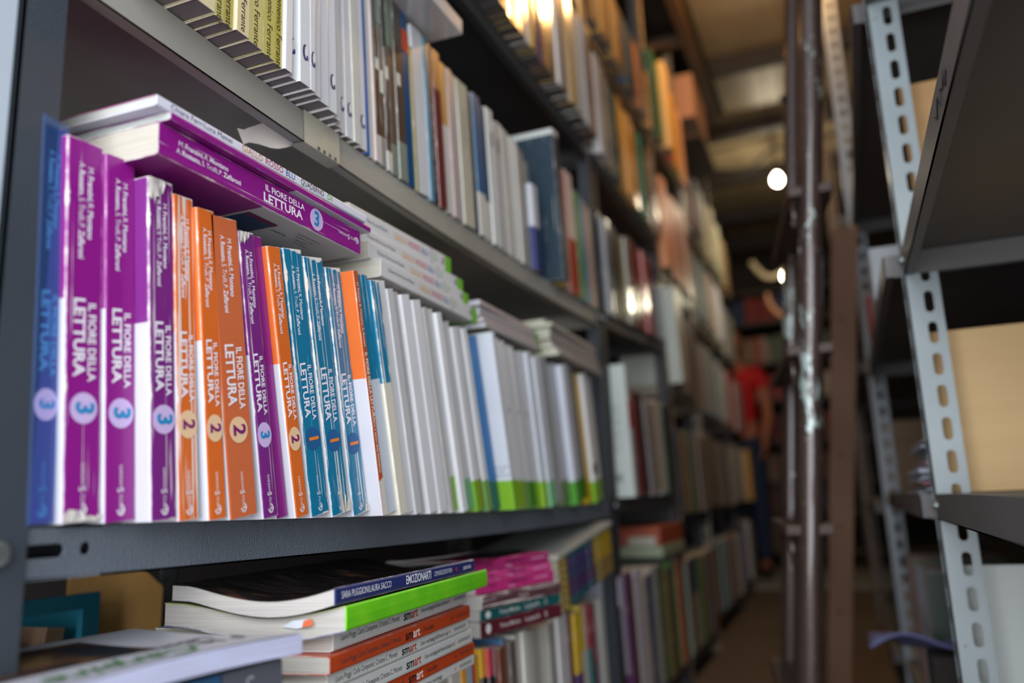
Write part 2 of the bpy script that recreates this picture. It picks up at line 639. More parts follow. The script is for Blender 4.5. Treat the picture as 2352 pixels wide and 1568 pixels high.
def reader(kind, M, w, h, label, wear=1.0, crease=0.0, d=0.19, split=0.565, textc='#ece6ee', big=1.0, col=None, name='school_reader', group='anthologies for reading class on the middle shelf'):
    col = col or {'3': PUR, '2': ORA, '1': TEA}[kind]
    cs = cover(col, wear, crease, 0.36, coat=0.15)
    cb = cover(col, wear, 0, 0.34, coat=0.15)
    wh = cover(WHT, 0.3, 0, 0.4)
    o = make_book(name, M, w, h, d, [(split, wh, cs, wh), (1.0, cb, cs, cb)], label, group, r=0.002)
    k = h / 0.262
    m = w / 0.029
    mm = min(1.25, m) * big
    # authors, title, numbered disc, publisher
    ts = 0.0066 * min(1.1, max(.85, m))
    run_fit(o, [('M.', .0), ('Franzini,', .02), ('R.', .0), ('Montano', .02)], h - 0.0185 * k, w * 0.62, ts, h * .198, textc, 'authors')
    run_fit(o, [('A.', .0), ('Rossato,', .02), ('S.', .0), ('Trulli,', .0), ('P.', .0), ('Zaffaroni', .02)], h - 0.0165 * k, w * 0.38, ts, h * .262, textc, 'authors')
    t0 = h * 0.567
    run_fit(o, [('IL FIORE DELLA', .022)], t0 - .0015, w * 0.69, 0.0086 * mm, h * .208, textc, 'title', .0004, -0.1)
    run_fit(o, [('LETTURA', .028)], t0 + .0008, w * 0.345, 0.0122 * mm, h * .206, textc, 'title', .0004, -0.06)
    rd = min(0.0107, w * 0.44)
    zc = h * 0.285
    dc = {'3': '#cbb3e0', '2': '#e8c39a', '1': '#1c5a92'}[kind]
    nc = {'3': '#0886bd', '2': '#7c1c68', '1': '#ee8326'}[kind]
    disc(o, (0.0004, w * 0.5, zc), (0, 0, -1), (0, 1, 0), 0.0106, rd, dc)
    write(o, kind, (0.0007, w * 0.5, zc), (0, 0, -1), (0, 1, 0), 0.0195 * min(1.0, w / 0.025), nc, 'number', 0.03, 0.95, 0, 'CENTER')
    write(o, 'GARZANTI', (0.0003, w * 0.5, h * 0.148), (0, 0, -1), (0, 1, 0), 0.0036, textc, 'publisher', 0.0)
    write(o, 'S', (0.0003, w * 0.48, h * 0.088), (0, 0, -1), (0, 1, 0), 0.0075, textc, 'publisher', 0.005)
    write(o, 'CUOLA', (0.0003, w * 0.5, h * 0.070), (0, 0, -1), (0, 1, 0), 0.0040, textc, 'publisher', 0.0)
    ring = MB()
    q = 0.0032
    c0 = Vector((0.0003, w * 0.5, h * 0.030))
    outer = [c0 + Vector((0, q * math.sin(a) * (1.12 if i % 4 == 0 else 1), q * 1.25 * math.cos(a))) for i, a in enumerate([2 * PI * i / 16 for i in range(13)])]
    inner = [c0 + (p - c0) * 0.68 for p in outer]
    for i in range(12):
        ring.quad([outer[i], outer[i + 1], inner[i + 1], inner[i]])
    ring.box((c0.x - 1e-5, c0.y - q * 0.2, c0.z - 0.0006), (c0.x + 1e-5, c0.y + q * 0.9, c0.z + 0.0002))
    ring.build('emblem', plain(textc, 0.5, 0, 0), o)
    return o

g0 = 'anthologies for reading class on the middle shelf'
MR = [
 ('3', -0.4800, 0.366, 0.020, 2.3, 0.268, 'indigo', 'blue-wrapped volume 3 reader, first on the slate shelf beside the upright'),
 ('3', -0.4738, 0.386, 0.030, 3.5, 0.265, None, 'purple volume 3 reader with a white torn foot, right of the blue-wrapped one'),
 ('3', -0.4708, 0.416, 0.027, 3.7, 0.263, None, 'clean bright purple volume 3 reader, third book on the slate shelf'),
 ('3', -0.4570, 0.443, 0.025, 4.1, 0.253, VIO, 'dull violet volume 3 reader with a torn white spine head'),
 ('2', -0.4561, 0.468, 0.021, 4.4, 0.248, None, 'orange volume 2 reader with white vertical cracks along its spine'),
 ('2', -0.4520, 0.494, 0.020, 5.9, 0.244, None, 'narrow orange volume 2 reader between two wider orange ones'),
 ('2', -0.4520, 0.517, 0.033, 8.0, 0.244, '#cf6a3f', 'broad faded salmon-orange volume 2 reader'),
 ('3', -0.4520, 0.557, 0.020, 9.5, 0.242, VIO, 'leaning violet volume 3 reader with a cracked lower spine'),
 (None, -0.4560, 0.5790, 0.016, 10.2, 0.245, None, 'recessed purple and white reader with only a thin spine edge showing'),
 ('2', -0.4500, 0.5975, 0.019, 11.0, 0.240, None, 'leaning orange volume 2 reader next to the teal ones'),
 ('1', -0.4520, 0.6230, 0.028, 11.0, 0.246, None, 'teal volume 1 reader with a broad silvery rubbed edge'),
 ('1', -0.4520, 0.6550, 0.031, 11.4, 0.247, None, 'teal volume 1 reader, spine foot torn open, middle of the three'),
 ('1', -0.4520, 0.6910, 0.027, 11.7, 0.246, None, 'teal volume 1 reader, rightmost of the three'),
]
for i, (k, x, y, wd, ln, h, col, lb) in enumerate(MR):
    gap = MR[i + 1][2] - y if i + 1 < len(MR) else 0.05
    wd = min(wd, gap * math.cos(math.radians(ln)) - 0.0004)
    M = book_matrix(x, y, ZM(y) + 0.0006, ln)
    if k is None:
        cb = cover(PUR, 0.6, 0, 0.3, coat=0.3); wh = cover(WHT, 0.3)
        make_book('school_reader', M, wd, h, 0.185, [(0.565, wh, cb, wh), (1.0, cb, cb, cb)], lb, g0)
        continue
    if col == 'indigo':
        o = reader(k, M, wd, h, lb, 0.5, 0, col='#35307c', textc='#4a8fc8')
        jb = MB()
        jm = bpy.data.materials.new('clear_wrap'); jm.use_nodes = True
        pb = jm.node_tree.nodes['Principled BSDF']
        pb.inputs['Base Color'].default_value = (0.10, 0.22, 0.62, 1); pb.inputs['Alpha'].default_value = 0.22
        pb.inputs['Roughness'].default_value = 0.2
        jb.quad([(0.0016, -0.0004, 0), (0.0016, wd * .5, 0), (0.0016, wd * .5, h + .004), (0.0016, -0.0004, h + .006)])
        jb.quad([(0.0016, wd * .5, 0), (0.0016, wd + 0.0004, 0), (0.0016, wd + 0.0004, h + .003), (0.0016, wd * .5, h + .004)])
        jb.quad([(0.0016, -0.0004, 0), (-0.15, -0.0004, 0), (-0.15, -0.0004, h + .004), (0.0016, -0.0004, h + .006)])
        jb.build('plastic_wrap', jm, o)
        continue
    wear = [1, 1.5, 0.6, 1.5, 1.2, 0.8, 0.5, 1.2, 1, 0.8, 2.0, 2.4, 2.0][i]
    cr = {4: 0.7, 1: 0.1, 3: 0.25, 11: 0.55, 12: 0.5, 10: 0.2, 7: 0.15}.get(i, 0)
    o = reader(k, M, wd, h, lb, wear, cr, col=col)
    # torn paper flaps and bared board where the card has been ripped
    if i in (1, 3, 7, 11, 12):
        rnd = random.Random(i)
        tb = MB()
        spots = {1: [(0.0, 0.012, 'foot')], 3: [(0.0, 0.03, 'head')], 7: [(0.0, 0.02, 'head')], 11: [(0.5, 0.036, 'foot')], 12: [(0.75, 0.018, 'foot')]}[i]
        for f0, hh, where in spots:
            n = 7
            zb = 0.0004 if where == 'foot' else h
            sg = 1 if where == 'foot' else -1
            y0 = wd * f0 * 0.9; y1 = min(wd, y0 + wd * (0.6 if i in (3, 7) else 1.0))
            for q in range(n):
                a = y0 + (y1 - y0) * q / n; c = y0 + (y1 - y0) * (q + 1) / n
                za = hh * (0.35 + 0.65 * rnd.random()) * (1 - 0.7 * q / n); zc2 = hh * (0.3 + 0.65 * rnd.random()) * (1 - 0.7 * (q + 1) / n)
                tb.quad([(0.0006 + .0008 * rnd.random(), a, zb), (0.0006 + .0008 * rnd.random(), c, zb), (0.0007 + .0012 * rnd.random(), c, zb + sg * zc2), (0.0007 + .0012 * rnd.random(), a, zb + sg * za)])
        tb.build('torn_card', plain('#d9d4ca', 0.9, 0, 0.12, 200), o)

# ------------------------------------------------------------------ rows of books
NUM = ['1st', '2nd', '3rd'] + ['%dth' % k for k in range(4, 21)] + ['21st', '22nd', '23rd'] + ['%dth' % k for k in range(24, 31)] + ['31st', '32nd', '33rd'] + ['%dth' % k for k in range(34, 60)]
def cname(hexc):
    import colorsys
    r, g, b = [int(hexc.lstrip('#')[i:i + 2], 16) / 255 for i in (0, 2, 4)]
    hh, l, s = colorsys.rgb_to_hls(r, g, b)
    if s < 0.16 or (l > 0.78 and s < 0.5):
        return 'white' if l > 0.74 else 'pale grey' if l > 0.56 else 'grey' if l > 0.3 else 'black'
    d = hh * 360
    if l < 0.13: return 'black'
    if d < 14 or d > 345: n = 'red' if l > 0.32 else 'maroon'
    elif d < 42: n = ('orange' if s > 0.55 else 'tan') if l > 0.42 else 'brown'
    elif d < 68: n = 'yellow' if s > 0.45 else 'beige'
    elif d < 160: n = 'green'
    elif d < 195: n = 'teal'
    elif d < 255: n = 'blue' if l > 0.3 else 'navy'
    elif d < 300: n = 'violet'
    else: n = 'purple' if l < 0.5 else 'pink'
    if l > 0.72 and n not in ('yellow', 'beige', 'pink'): n = 'pale ' + n
    return n

FAR = MB(); FARM = []
def far_book(M, wd, hh, d, c):
    m = plain(c, .62, 0, .1)
    if m not in FARM: FARM.append(m)
    k = FARM.index(m); n = len(FAR.v)
    FAR.box((-d, 0, 0), (0, wd, hh), k)
    FAR.v[n:] = [tuple(M @ Vector(p)) for p in FAR.v[n:]]

def row(place, items, x, y0, y1, zf, h, lean=0.0, depth=0.19, jx=0.004, seed=1, detail=True, group=None, wear=0.7, lean1=None, from_end='from the near end', hj=0.01, page='#cfc8ba', fit=True, kind=None, wrap=0.0, noun='book', stuff=False, yj=0.8):
    """items: (relative width, spine colour, {options}); fills y0..y1 with books standing side by side"""
    rnd = random.Random(seed)
    tot = sum(it[0] for it in items)
    y = y0
    n = len(items)
    made = []
    for i, it in enumerate(items):
        rw, c = it[0], it[1]
        op = it[2] if len(it) > 2 else {}
        q = i / max(1, n - 1)
        ln = lean if lean1 is None else lean + (lean1 - lean) * q
        ln = ln + op.get('lean', 0)
        step = (y1 - y0) * rw / tot
        wd = max(0.0022, step * math.cos(math.radians(ln)) - 0.0003)
        hh = op.get('h', h + rnd.uniform(-hj, hj))
        dx = op.get('x', rnd.uniform(-jx, jx))
        z = (zf(y) if callable(zf) else zf) + 0.0006
        cr = op.get('crease', 0.0)
        wr = op.get('wear', wear)
        ct = op.get('coat', wrap)
        cs = cover(c, wr, cr, 0.4 if ct == 0 else 0.16, coat=ct)
        sc = cover(op['side'], wr * .6, 0, 0.45) if 'side' in op else cs
        zs = []
        if 'foot' in op:
            f, fc = op['foot']
            fm = cover(fc, wr, 0, 0.4, coat=ct)
            zs.append((f, fm if 'side' not in op else fm, fm, fm))
        if 'head' in op:
            f, fc = op['head']
            hm = cover(fc, wr, 0, 0.4, coat=ct)
            zs.append((1 - f, sc, cs, cs))
            zs.append((1.0, sc if 'side' in op else hm, hm, hm))
        else:
            zs.append((1.0, sc, cs, cs))
        nm = cname(c)
        extra = op.get('tell')
        if not extra:
            extra = ('with %s foot' % cname(op['foot'][1])) if 'foot' in op else ('with %s top' % cname(op['head'][1])) if 'head' in op else ''
        size = 'thin' if wd < 0.009 else 'thick' if wd > 0.024 else 'slim' if wd < 0.014 else ''
        lab = ' '.join(t for t in [size, nm, noun, extra + (',' if extra else ''), NUM[i], from_end, place] if t).replace(' ,', ',')
        while len(lab.split()) > 16:
            if extra and extra in lab:
                lab = lab.replace(' ' + extra + ',', '').replace(' ' + extra, ''); extra = ''
                continue
            if size and size in lab.split():
                lab = lab.replace(size + ' ', '', 1); size = ''
                continue
            break
        M = book_matrix(x + dx, y, z, ln, rnd.uniform(-yj, yj))
        if stuff:
            far_book(M, wd, hh, op.get('d', depth), c)
            y += step
            continue
        o = make_book(kind or noun.replace(' ', '_'), M, wd, hh, op.get('d', depth), zs, lab, group or ('books ' + place), page, simple=not detail or wd < 0.004)
        if 'text' in op:
            tx = op['text']
            for (s, zfr, yc, size_, colr, bold) in tx:
                spine_text(o, s, hh * zfr, wd * yc, size_, colr, name='spine_lettering', bold=bold)
        y += step
        made.append(o)
    return made

WH, WH2, CR, GN, GN2, GPALE = '#dcdde0', '#cfd0d2', '#d8d2c0', '#7db32c', '#4f9a33', '#7cb98a'
def items_from(ys, specs):
    return [(ys[i + 1] - ys[i],) + (sp if isinstance(sp, tuple) else (sp,)) for i, sp in enumerate(specs)]
ys = [.7205, .7300, .755, .773, .7935, .808, .823, .834, .8545, .8636, .8845, .8925, .9005, .911, .9318, .9475, .968, .995, 1.0098, 1.034, 1.05, 1.061, 1.074, 1.093]
sp = [
 ('#b3552c', {'side': WHT, 'head': (0.0, ORA), 'x': 0.004, 'tell': 'orange-topped workbook with white lower cover',
              'text': [('M. Franzini, R. Montano', .93, .5, .0045, '#ead9cc', .01), ('IL FIORE DELLA LETTURA', .66, .5, .0062, '#efe0d4', .02), ('Temi e autori della letteratura', .44, .5, .0048, '#e9d6c8', .015)]}),
 (TEA, {'foot': (0.56, '#cfd8e2'), 'side': TEA, 'crease': .3}),
 (TEA, {'foot': (0.56, '#d8d3c2'), 'side': TEA, 'crease': .5, 'wear': 2.2}),
 (WH, {'side': '#cfcdc8'}), '#c4c4c6', (WH, {}), '#b4b3b4', (WH, {}), '#c9c8c6', (WH, {}), '#aeadac', CR, '#bdbcbc',
 (WH2, {'foot': (.17, GN)}), (WH, {'x': .003}), (WH, {'foot': (.165, GN)}), (WH2, {'foot': (.165, GPALE)}),
 (WH, {'foot': (.165, GN)}), (WH2, {'foot': (.165, '#8a9a30')}), (WH, {'foot': (.165, '#6ba45c')}),
 (WH2, {'foot': (.165, '#d9c21f')}), (CR, {'foot': (.165, '#c9a63a')}), ('#0a66a5', {'foot': (.165, '#0a5a55'), 'wear': .3}),
]
MS = 'of the slate middle shelf'
gw = 'thin white workbooks filling the slate middle shelf'
# the orange workbook: orange above, white below on the side that faces the viewer
orc = cover(ORA, .6); whc = cover(WHT, .3); spc = cover('#b3552c', .8)
ob = make_book('workbook', book_matrix(-0.437, .7205, ZM(.72) + .0006, 12.4), .009, .248, .19, [(.56, whc, spc, whc), (1, orc, spc, orc)],
               'thin orange-topped workbook with white lower cover, right of the teal readers', gw)
spine_text(ob, 'M. Franzini, R. Montano, A. Rossato', .236, .0045, .0045, '#ead9cc', name='authors', bold=.01)
spine_text(ob, 'IL FIORE DELLA LETTURA', .165, .0045, .0062, '#efe0d4', name='title', bold=.02)
spine_text(ob, 'Temi e autori della letteratura', .098, .0045, .0045, '#e9d6c8', name='subtitle', bold=.015)
patch(ob, [(.0004, 0, 0), (.0004, .009, 0), (.0004, .009, .038), (.0004, 0, .034)], '#cfcac0', 'bared_card')
X0 = lambda y: -.437 - .033 * (y - .73) / .36
def rowx(place, items, xf, y0, y1, *a, **k):
    return row(place, items, 0.0, y0, y1, *a, **k)
its = items_from(ys[1:], sp[1:])
for i, it in enumerate(its):
    op = dict(it[2]) if len(it) > 2 else {}
    op['x'] = X0(ys[i + 1]) + op.get('x', 0) + (-.0035, .002, -.001, .003, -.003)[i % 5]
    its[i] = (it[0], it[1], op)
row(MS, its, 0.0, ys[1], ys[-1], ZM, .249, 12.8, lean1=15.2, seed=4, jx=0, hj=.003, group=gw, noun='workbook', from_end='right of the orange one')
# broad white cover with a green foot, pulled forward
gf = cover(GN, .5); wf_ = cover('#cdd2da', .3)
bw = make_book('workbook', book_matrix(-.446, 1.094, ZM(1.09) + .0006, 14.2), .012, .256, .2, [(.165, gf, gf, gf), (1, wf_, wf_, wf_)],
               'broad white cover with green foot pulled forward beside a blue-edged book', gw)
for k in range(3):
    write(bw, ['Prezzo al pubblico', 'Euro 12,80', 'Valido per il 2012'][k], (-.024, -.0003, .062 - .006 * k), (1, 0, 0), (0, 0, 1), .0042, '#4c5560', 'small_print', 0, .8)
ys = [1.112, 1.135, 1.158, 1.18, 1.2, 1.217, 1.238, 1.262, 1.285, 1.317, 1.378, 1.425, 1.46, 1.535, 1.567, 1.597, 1.655, 1.695]
sp = [(WH2, {'foot': (.165, '#7aa62c')}), (WH, {'foot': (.165, '#88b62f')}), (WH, {'foot': (.165, '#86b62a')}), (WH2, {'foot': (.165, '#7c9c50')}), (WH, {'foot': (.165, '#5f9f45')}),
      ('#c6c8cf', {'foot': (.165, '#3f7a24')}), (WH2, {'foot': (.165, GN)}), ('#c4c9d2', {'foot': (.165, '#8ab52c'), 'x': .006}), ('#c9ced6', {'foot': (.165, GPALE), 'x': .01}),
      ('#9ea2a3', {'tell': 'with a torn foot'}), ('#b4b7ba', {'foot': (.165, '#6b7f55')}), ('#c5cad6', {'foot': (.165, GN2), 'x': .012}), ('#8a8784', {'foot': (.165, '#46701f')}),
      ('#d3a904', {'foot': (.165, '#c9a40c'), 'side': '#d3a904', 'wear': .2}), (WH, {'foot': (.165, GN), 'x': .008, 'wear': .4}), ('#c9c9c8', {'foot': (.165, '#79a13a'), 'wear': 2})]
its = items_from(ys, sp)
its = [(i[0], i[1], dict(i[2] if len(i) > 2 else {}, x=-.462 - .012 * q / 15 + (i[2].get('x', 0) if len(i) > 2 else 0))) for q, i in enumerate(its)]
made = row(MS, its, 0.0, ys[0], ys[16], ZM, .252, 14, lean1=11.5, seed=9, jx=0, hj=.004, group=gw, noun='workbook', from_end='right of the broad white cover')
patch(made[14], [(.0005, .001, .055), (.0005, .028, .055), (.0005, .028, .075), (.0005, .001, .075)], '#3b3837', 'dark_band')
for k in (0, 2, 4, 6, 9, 12):
    patch(made[k], [(.0004, .002, .150), (.0004, .007, .146), (.0004, .008, .150), (.0004, .004, .154)], '#55585c', 'ink_mark')

# ------------------------------------------------------------------ books lying on top of that row
M = flat_matrix(-.443, .690, .7905, yaw=1.0)
o = reader('3', M, .0262, .275, 'large purple volume 3 reader lying flat across the standing purple and orange ones', 1.0, .08, d=.175, name='school_reader')
# its downward cover shows a boxed notice with a small picture
write(o, '0104-1/4', (-.030, -.0004, .105), (0, 0, -1), (-1, 0, 0), .0055, '#3b3b40', 'small_print')
for k, s_ in enumerate(['Il fiore della lettura 3', 'Volume 3 + CD', 'ISBN 978', 'Euro 24,90']):
    write(o, s_, (-.016 - .006 * k, -.0004, .085 - .006 * k), (0, 0, -1), (-1, 0, 0), .0042, '#55555c', 'small_print')
pic = MB(); pic.quad([(-.022, -.0004, .152), (-.055, -.0004, .152), (-.055, -.0004, .112), (-.022, -.0004, .112)])
pic.build('cover_picture', plain('#2b4a7d', .4, 0, .5, 60), o)
patch(o, [(-.018, -.00045, .152), (-.024, -.00045, .152), (-.024, -.00045, .112), (-.018, -.00045, .112)], '#6f1550', 'cover_picture')
cb = cover(PUR, .5, 0, .3, coat=.2); wb = cover('#d2d4de', .3)
t2 = make_book('workbook', flat_matrix(-.438, .702, .8173, yaw=1.5, roll=0.3), .0065, .284, .185, [(.46, wb, cb, wb), (1, cb, cb, cb)],
               'thin purple-covered workbook lying between the flat purple reader and the white one', 'workbooks lying on the readers', '#cfd6cf')
t1 = make_book('workbook', flat_matrix(-.436, .690, .8243, yaw=0.6, roll=0.8), .0085, .283, .175, [(1, cover('#d5d6e6', .2), cover('#dcdcea', .3), cover('#a8437f', .2))],
               'thin white workbook with coloured title lying topmost above the purple ones', 'workbooks lying on the readers', '#d6d6d0')
run_fit(t1, [('Chiara Ferri', 0), ('Luca Mattei', 0)], .270, .0045, .0062, .066, '#3c3f5c', 'authors')
run_fit(t1, [('GIALLO', 0)], .192, .0045, .0080, .026, '#d28a36')
run_fit(t1, [('ROSSO', 0)], .162, .0045, .0080, .024, '#b3304a')
run_fit(t1, [('BLU', 0)], .134, .0045, .0080, .013, '#2f5aa0')
run_fit(t1, [('QUADERNO', 0)], .112, .0045, .0078, .036, '#30323c')
run_fit(t1, [('DI', 0)], .070, .0045, .0078, .008, '#58b030')
t0 = make_book('exercise_book', flat_matrix(-.447, .700, .8338, yaw=-1.2), .002, .160, .14, [(1, cover('#b4bbe0', .1),) * 4][0:0] or [(1, cover('#b4bbe0', .1), cover('#b9c0e4', .1), cover('#b4bbe0', .1))],
               'pale lilac leaflet lying on the far end of the topmost white workbook', 'workbooks lying on the readers')
# stack of white volumes with green ends
GRB = [(1.006, .7800, .0205, '3', -.456, .27), (.992, .8010, .0195, '3', -.462, .262), (.988, .8210, .0195, '3', -.468, .262), (.956, .8410, .0225, '2', -.470, .24)]
pl = ['lowest', 'second from the bottom', 'third from the bottom', 'topmost']
for i, (yy, z, wd, dg, xx, hh) in enumerate(GRB):
    gm = cover('#6fb52c', .4); wm = cover('#d3d3d4', .4)
    o = make_book('workbook', flat_matrix(xx, yy, z, yaw=[2, 1, 0, -1][i]), wd, hh, .19, [(.07, gm, gm, gm), (1, wm, wm, wm)],
                  'white volume with coloured title and green end, %s in the lying stack' % pl[i], 'white volumes stacked with green ends', '#cfcabb')
    run_fit(o, [('Chiara Ferri', 0), ('Luca Mattei', 0)], hh - .016, wd * .55, .0062, .062, '#44444c', 'authors')
    run_fit(o, [('GIALLO', .004)], hh - .094, wd * .5, .0105, .030, '#d9a04a')
    run_fit(o, [('ROSSO', .004)], hh - .128, wd * .5, .0105, .029, '#c4324a')
    run_fit(o, [('BLU', .004)], hh - .161, wd * .5, .0105, .016, '#3a62a0')
    patch(o, [(.0004, 0, hh - .186), (.0004, 0, hh - .1872), (.0004, wd, hh - .1860), (.0004, wd, hh - .1848)], '#3f4a44', 'dividing_line')
    spine_text(o, dg, hh - .193, wd * .55, .0140, '#6fb83a', name='number', bold=.01)
    patch(o, [(.0004, wd * .35, .026), (.0004, wd * .35, .022), (.0004, wd * .75, .021), (.0004, wd * .8, .024)], '#2e3030', 'emblem')
# floppy booklets lying further along
rnd = random.Random(11)
def booklets(n, y_end, z0, th, length, x0, hexs, page, word, dxs=.004, dys=.004, grp=''):
    for i in range(n):
        c = hexs[i % len(hexs)]
        cm = cover(c, .5)
        g = cover('#5f9a35', .4)
        make_book('booklet', flat_matrix(x0 - dxs * i * .5 + rnd.uniform(-.002, .002), y_end - dys * (i % 3), z0 + i * th, yaw=rnd.uniform(-1.5, 1.5)), th - .0006, length + rnd.uniform(-.004, .004), .16,
                  [(.05, g, g, g), (1, cm, cm, cm)] if word == 'nearer' else [(1, cm, cm, cm)],
                  'thin grey booklet, %s from the bottom of the %s floppy pile on the white workbooks' % (NUM[i], word), grp, page)
booklets(5, 1.285, .7835, .0085, .235, -.462, ['#a6a2a4', '#b5a7a4', '#9c989a'], '#dcdde8', 'nearer', grp='booklets in the nearer floppy pile')
booklets(9, 1.640, .7890, .0076, .290, -.458, ['#97908f', '#a59a92', '#8f8a8c'], '#d3d6bb', 'further', grp='booklets in the further floppy pile')

# ------------------------------------------------------------------ second shelf
Z2 = lambda y: sagz(0.951, 0.016, B1[0] + .002, B1[1] - .002, y)
YB, YG = '#cfc07a', '#b9b362'
ys = [.405, .430, .4575, .480, .491, .504, .5215, .541, .559, .571, .583]
sp = [('#b9aa78', {}), ('#c7ba8a', {}), ('#d6caa0', {}), (YG, {}), ('#b3a558', {}), ('#d5c99c', {}), ('#c2bb78', {}), (YG, {}), ('#bfae4a', {'coat': .5}), WH]
its = items_from(ys, sp)
sh2 = 'of the pale second shelf'
g2 = 'books on the pale shelf above the readers'
for i, it in enumerate(its):
    op = dict(it[2]) if len(it) > 2 else {}
    op['x'] = 0.001 * ((i * 7) % 4)
    if 2 < i < 9:
        op['text'] = [('Domenico Ferrante', .34, .5, .0105 if i != 5 else .0095, '#2e2c1c', .004)]
    its[i] = (it[0], it[1], op)
row(sh2, its, -.452, ys[0], ys[-1], Z2, .235, 0, seed=21, jx=0, group=g2, from_end='from the upright', page='#8d8888', noun='paperback', wear=1.3)
ys = [.583, .595, .612, .622, .633, .652, .669, .683, .697, .711, .726, .740, .758, .768, .778]
sp = [(WH, {'lean': 0}), WH, WH, WH2, ('#d9dbe2', {}), WH, WH2, WH, WH, WH, ('#d3d1c6', {}), WH, ('#3568b8', {'wear': .2, 'h': .27}), ('#c9c7bf', {})]
its = items_from(ys, sp)
xo = [-.454, -.450, -.450, -.452, -.455, -.457, -.462, -.470, -.474, -.474, -.473, -.476, -.478, -.479]
its = [(i[0], i[1], dict(i[2] if len(i) > 2 else {}, x=xo[q])) for q, i in enumerate(its)]
made = row(sh2, its, 0.0, ys[0], ys[-1], Z2, .238, 1.0, seed=22, jx=0, group=g2, from_end='right of the yellow ones', page='#8d8888', noun='paperback', lean1=4, wear=1.1, wrap=.25)
for k in (0, 1, 2, 5, 7, 8, 9, 11):
    b = made[k]; wd = its[k][0] * .97
    c0 = (.0004, wd * .5, .034)
    disc(b, c0, (0, 0, 1), (0, 1, 0), .0085, min(.0042, wd * .36), '#24356b')
    disc(b, (.0006, wd * .60, .0345), (0, 0, 1), (0, 1, 0), .0068, min(.0028, wd * .24), '#d8d9dc')
    disc(b, (.0007, wd * .66, .029), (0, 0, 1), (0, 1, 0), .0026, min(.0016, wd * .13), '#24356b')
ys = [.778, .783, .795, .808, .821, .837, .859, .879, .886, .918, .931, .945, .969, .99, 1.007, 1.023, 1.062, 1.078, 1.107, 1.131, 1.157, 1.175, 1.205, 1.226, 1.25, 1.265, 1.279, 1.296, 1.318]
BR = {'coat': .8}
sp = [('#c8b9b4', {}), ('#57443a', {'foot': (.14, '#c9c2bd'), 'head': (.3, '#59625f'), **BR, 'crease': .3}), ('#63503f', {'foot': (.15, '#8f918c'), 'head': (.25, '#8f958c'), **BR, 'crease': .4}),
      ('#4f4038', {'foot': (.10, '#d0cdc4'), 'head': (.35, '#3b443f'), **BR, 'crease': .6}), ('#6a5a4a', {'foot': (.16, '#7b8277'), 'head': (.32, '#73826f'), **BR}),
      ('#56473b', {'foot': (.2, '#7c8a80'), 'head': (.2, '#4e4a42'), **BR}), ('#0e4f80', {'head': (.0, '#0e4f80'), **BR, 'wear': .3}), ('#8d8351', {}),
      (WH, {'wear': .2, 'coat': .4}), ('#5f93ac', {'crease': .3, 'coat': .3}), ('#23242a', {'text': [('ANATOMIA DEL CORPO', .62, .5, .0075, '#b8b8b4', .01), ('VOLUME UNO', .24, .5, .006, '#b8b8b4', .01)]}),
      ('#6d2f2c', {'head': (.25, '#8a5a38'), 'coat': .4}), ('#c9c6c2', {'head': (.42, '#b98a4a')}), ('#b3a29b', {}), ('#a9a5ab', {}),
      ('#c7c2ae', {'text': [('VITALITA', .82, .5, .0155, '#8c8878', .01), ('elementi di grammatica', .50, .62, .0075, '#9a9686', 0)], 'coat': .2}),
      ('#27303f', {}), ('#2c5a86', {'foot': (.3, '#d0cfc7'), 'side': '#6c9ab5'}), ('#243f63', {'foot': (.29, '#cdcbc2')}),
      ('#cfd2cc', {'foot': (0.0001, '#cfd2cc')}), ('#aeaaac', {}), ('#d3d5d0', {}), ('#a79e96', {}), ('#d2d5cf', {}), ('#d0cfc9', {}), ('#9a9189', {}), ('#8b8b86', {}), ('#7d827f', {})]
hs = [.24, .25, .25, .25, .25, .25, .24, .2, .235, .235, .235, .232, .225, .225, .225, .225, .222, .228, .222, .228, .216, .222, .22, .218, .215, .212, .21, .2]
its = items_from(ys, [(s[0], dict(s[1], h=hs[i])) if isinstance(s, tuple) else s for i, s in enumerate(sp)])
made = row(sh2, its, -.478, ys[0], ys[-1], Z2, .235, 4, seed=23, jx=.0015, group=g2, from_end='right of the blue-edged white one', lean1=5, page='#a9a49b')
patch(made[6], [(.0006, .001, .185), (.0006, .019, .185), (.0006, .019, .215), (.0006, .001, .215)], '#c9502c', 'orange_label')
for k, (za, zb) in {1: (.12, .135), 2: (.095, .125), 3: (.12, .137), 5: (.125, .142)}.items():
    patch(made[k], [(.0006, .002, za), (.0006, .011, za), (.0006, .011, zb), (.0006, .002, zb)], '#c3cdc6', 'pale_label')
for k in (19, 20):
    patch(made[k], [(.0006, .014, .165), (.0006, .02, .165), (.0006, .02, .19), (.0006, .014, .19)], '#2f3735', 'dark_mark')
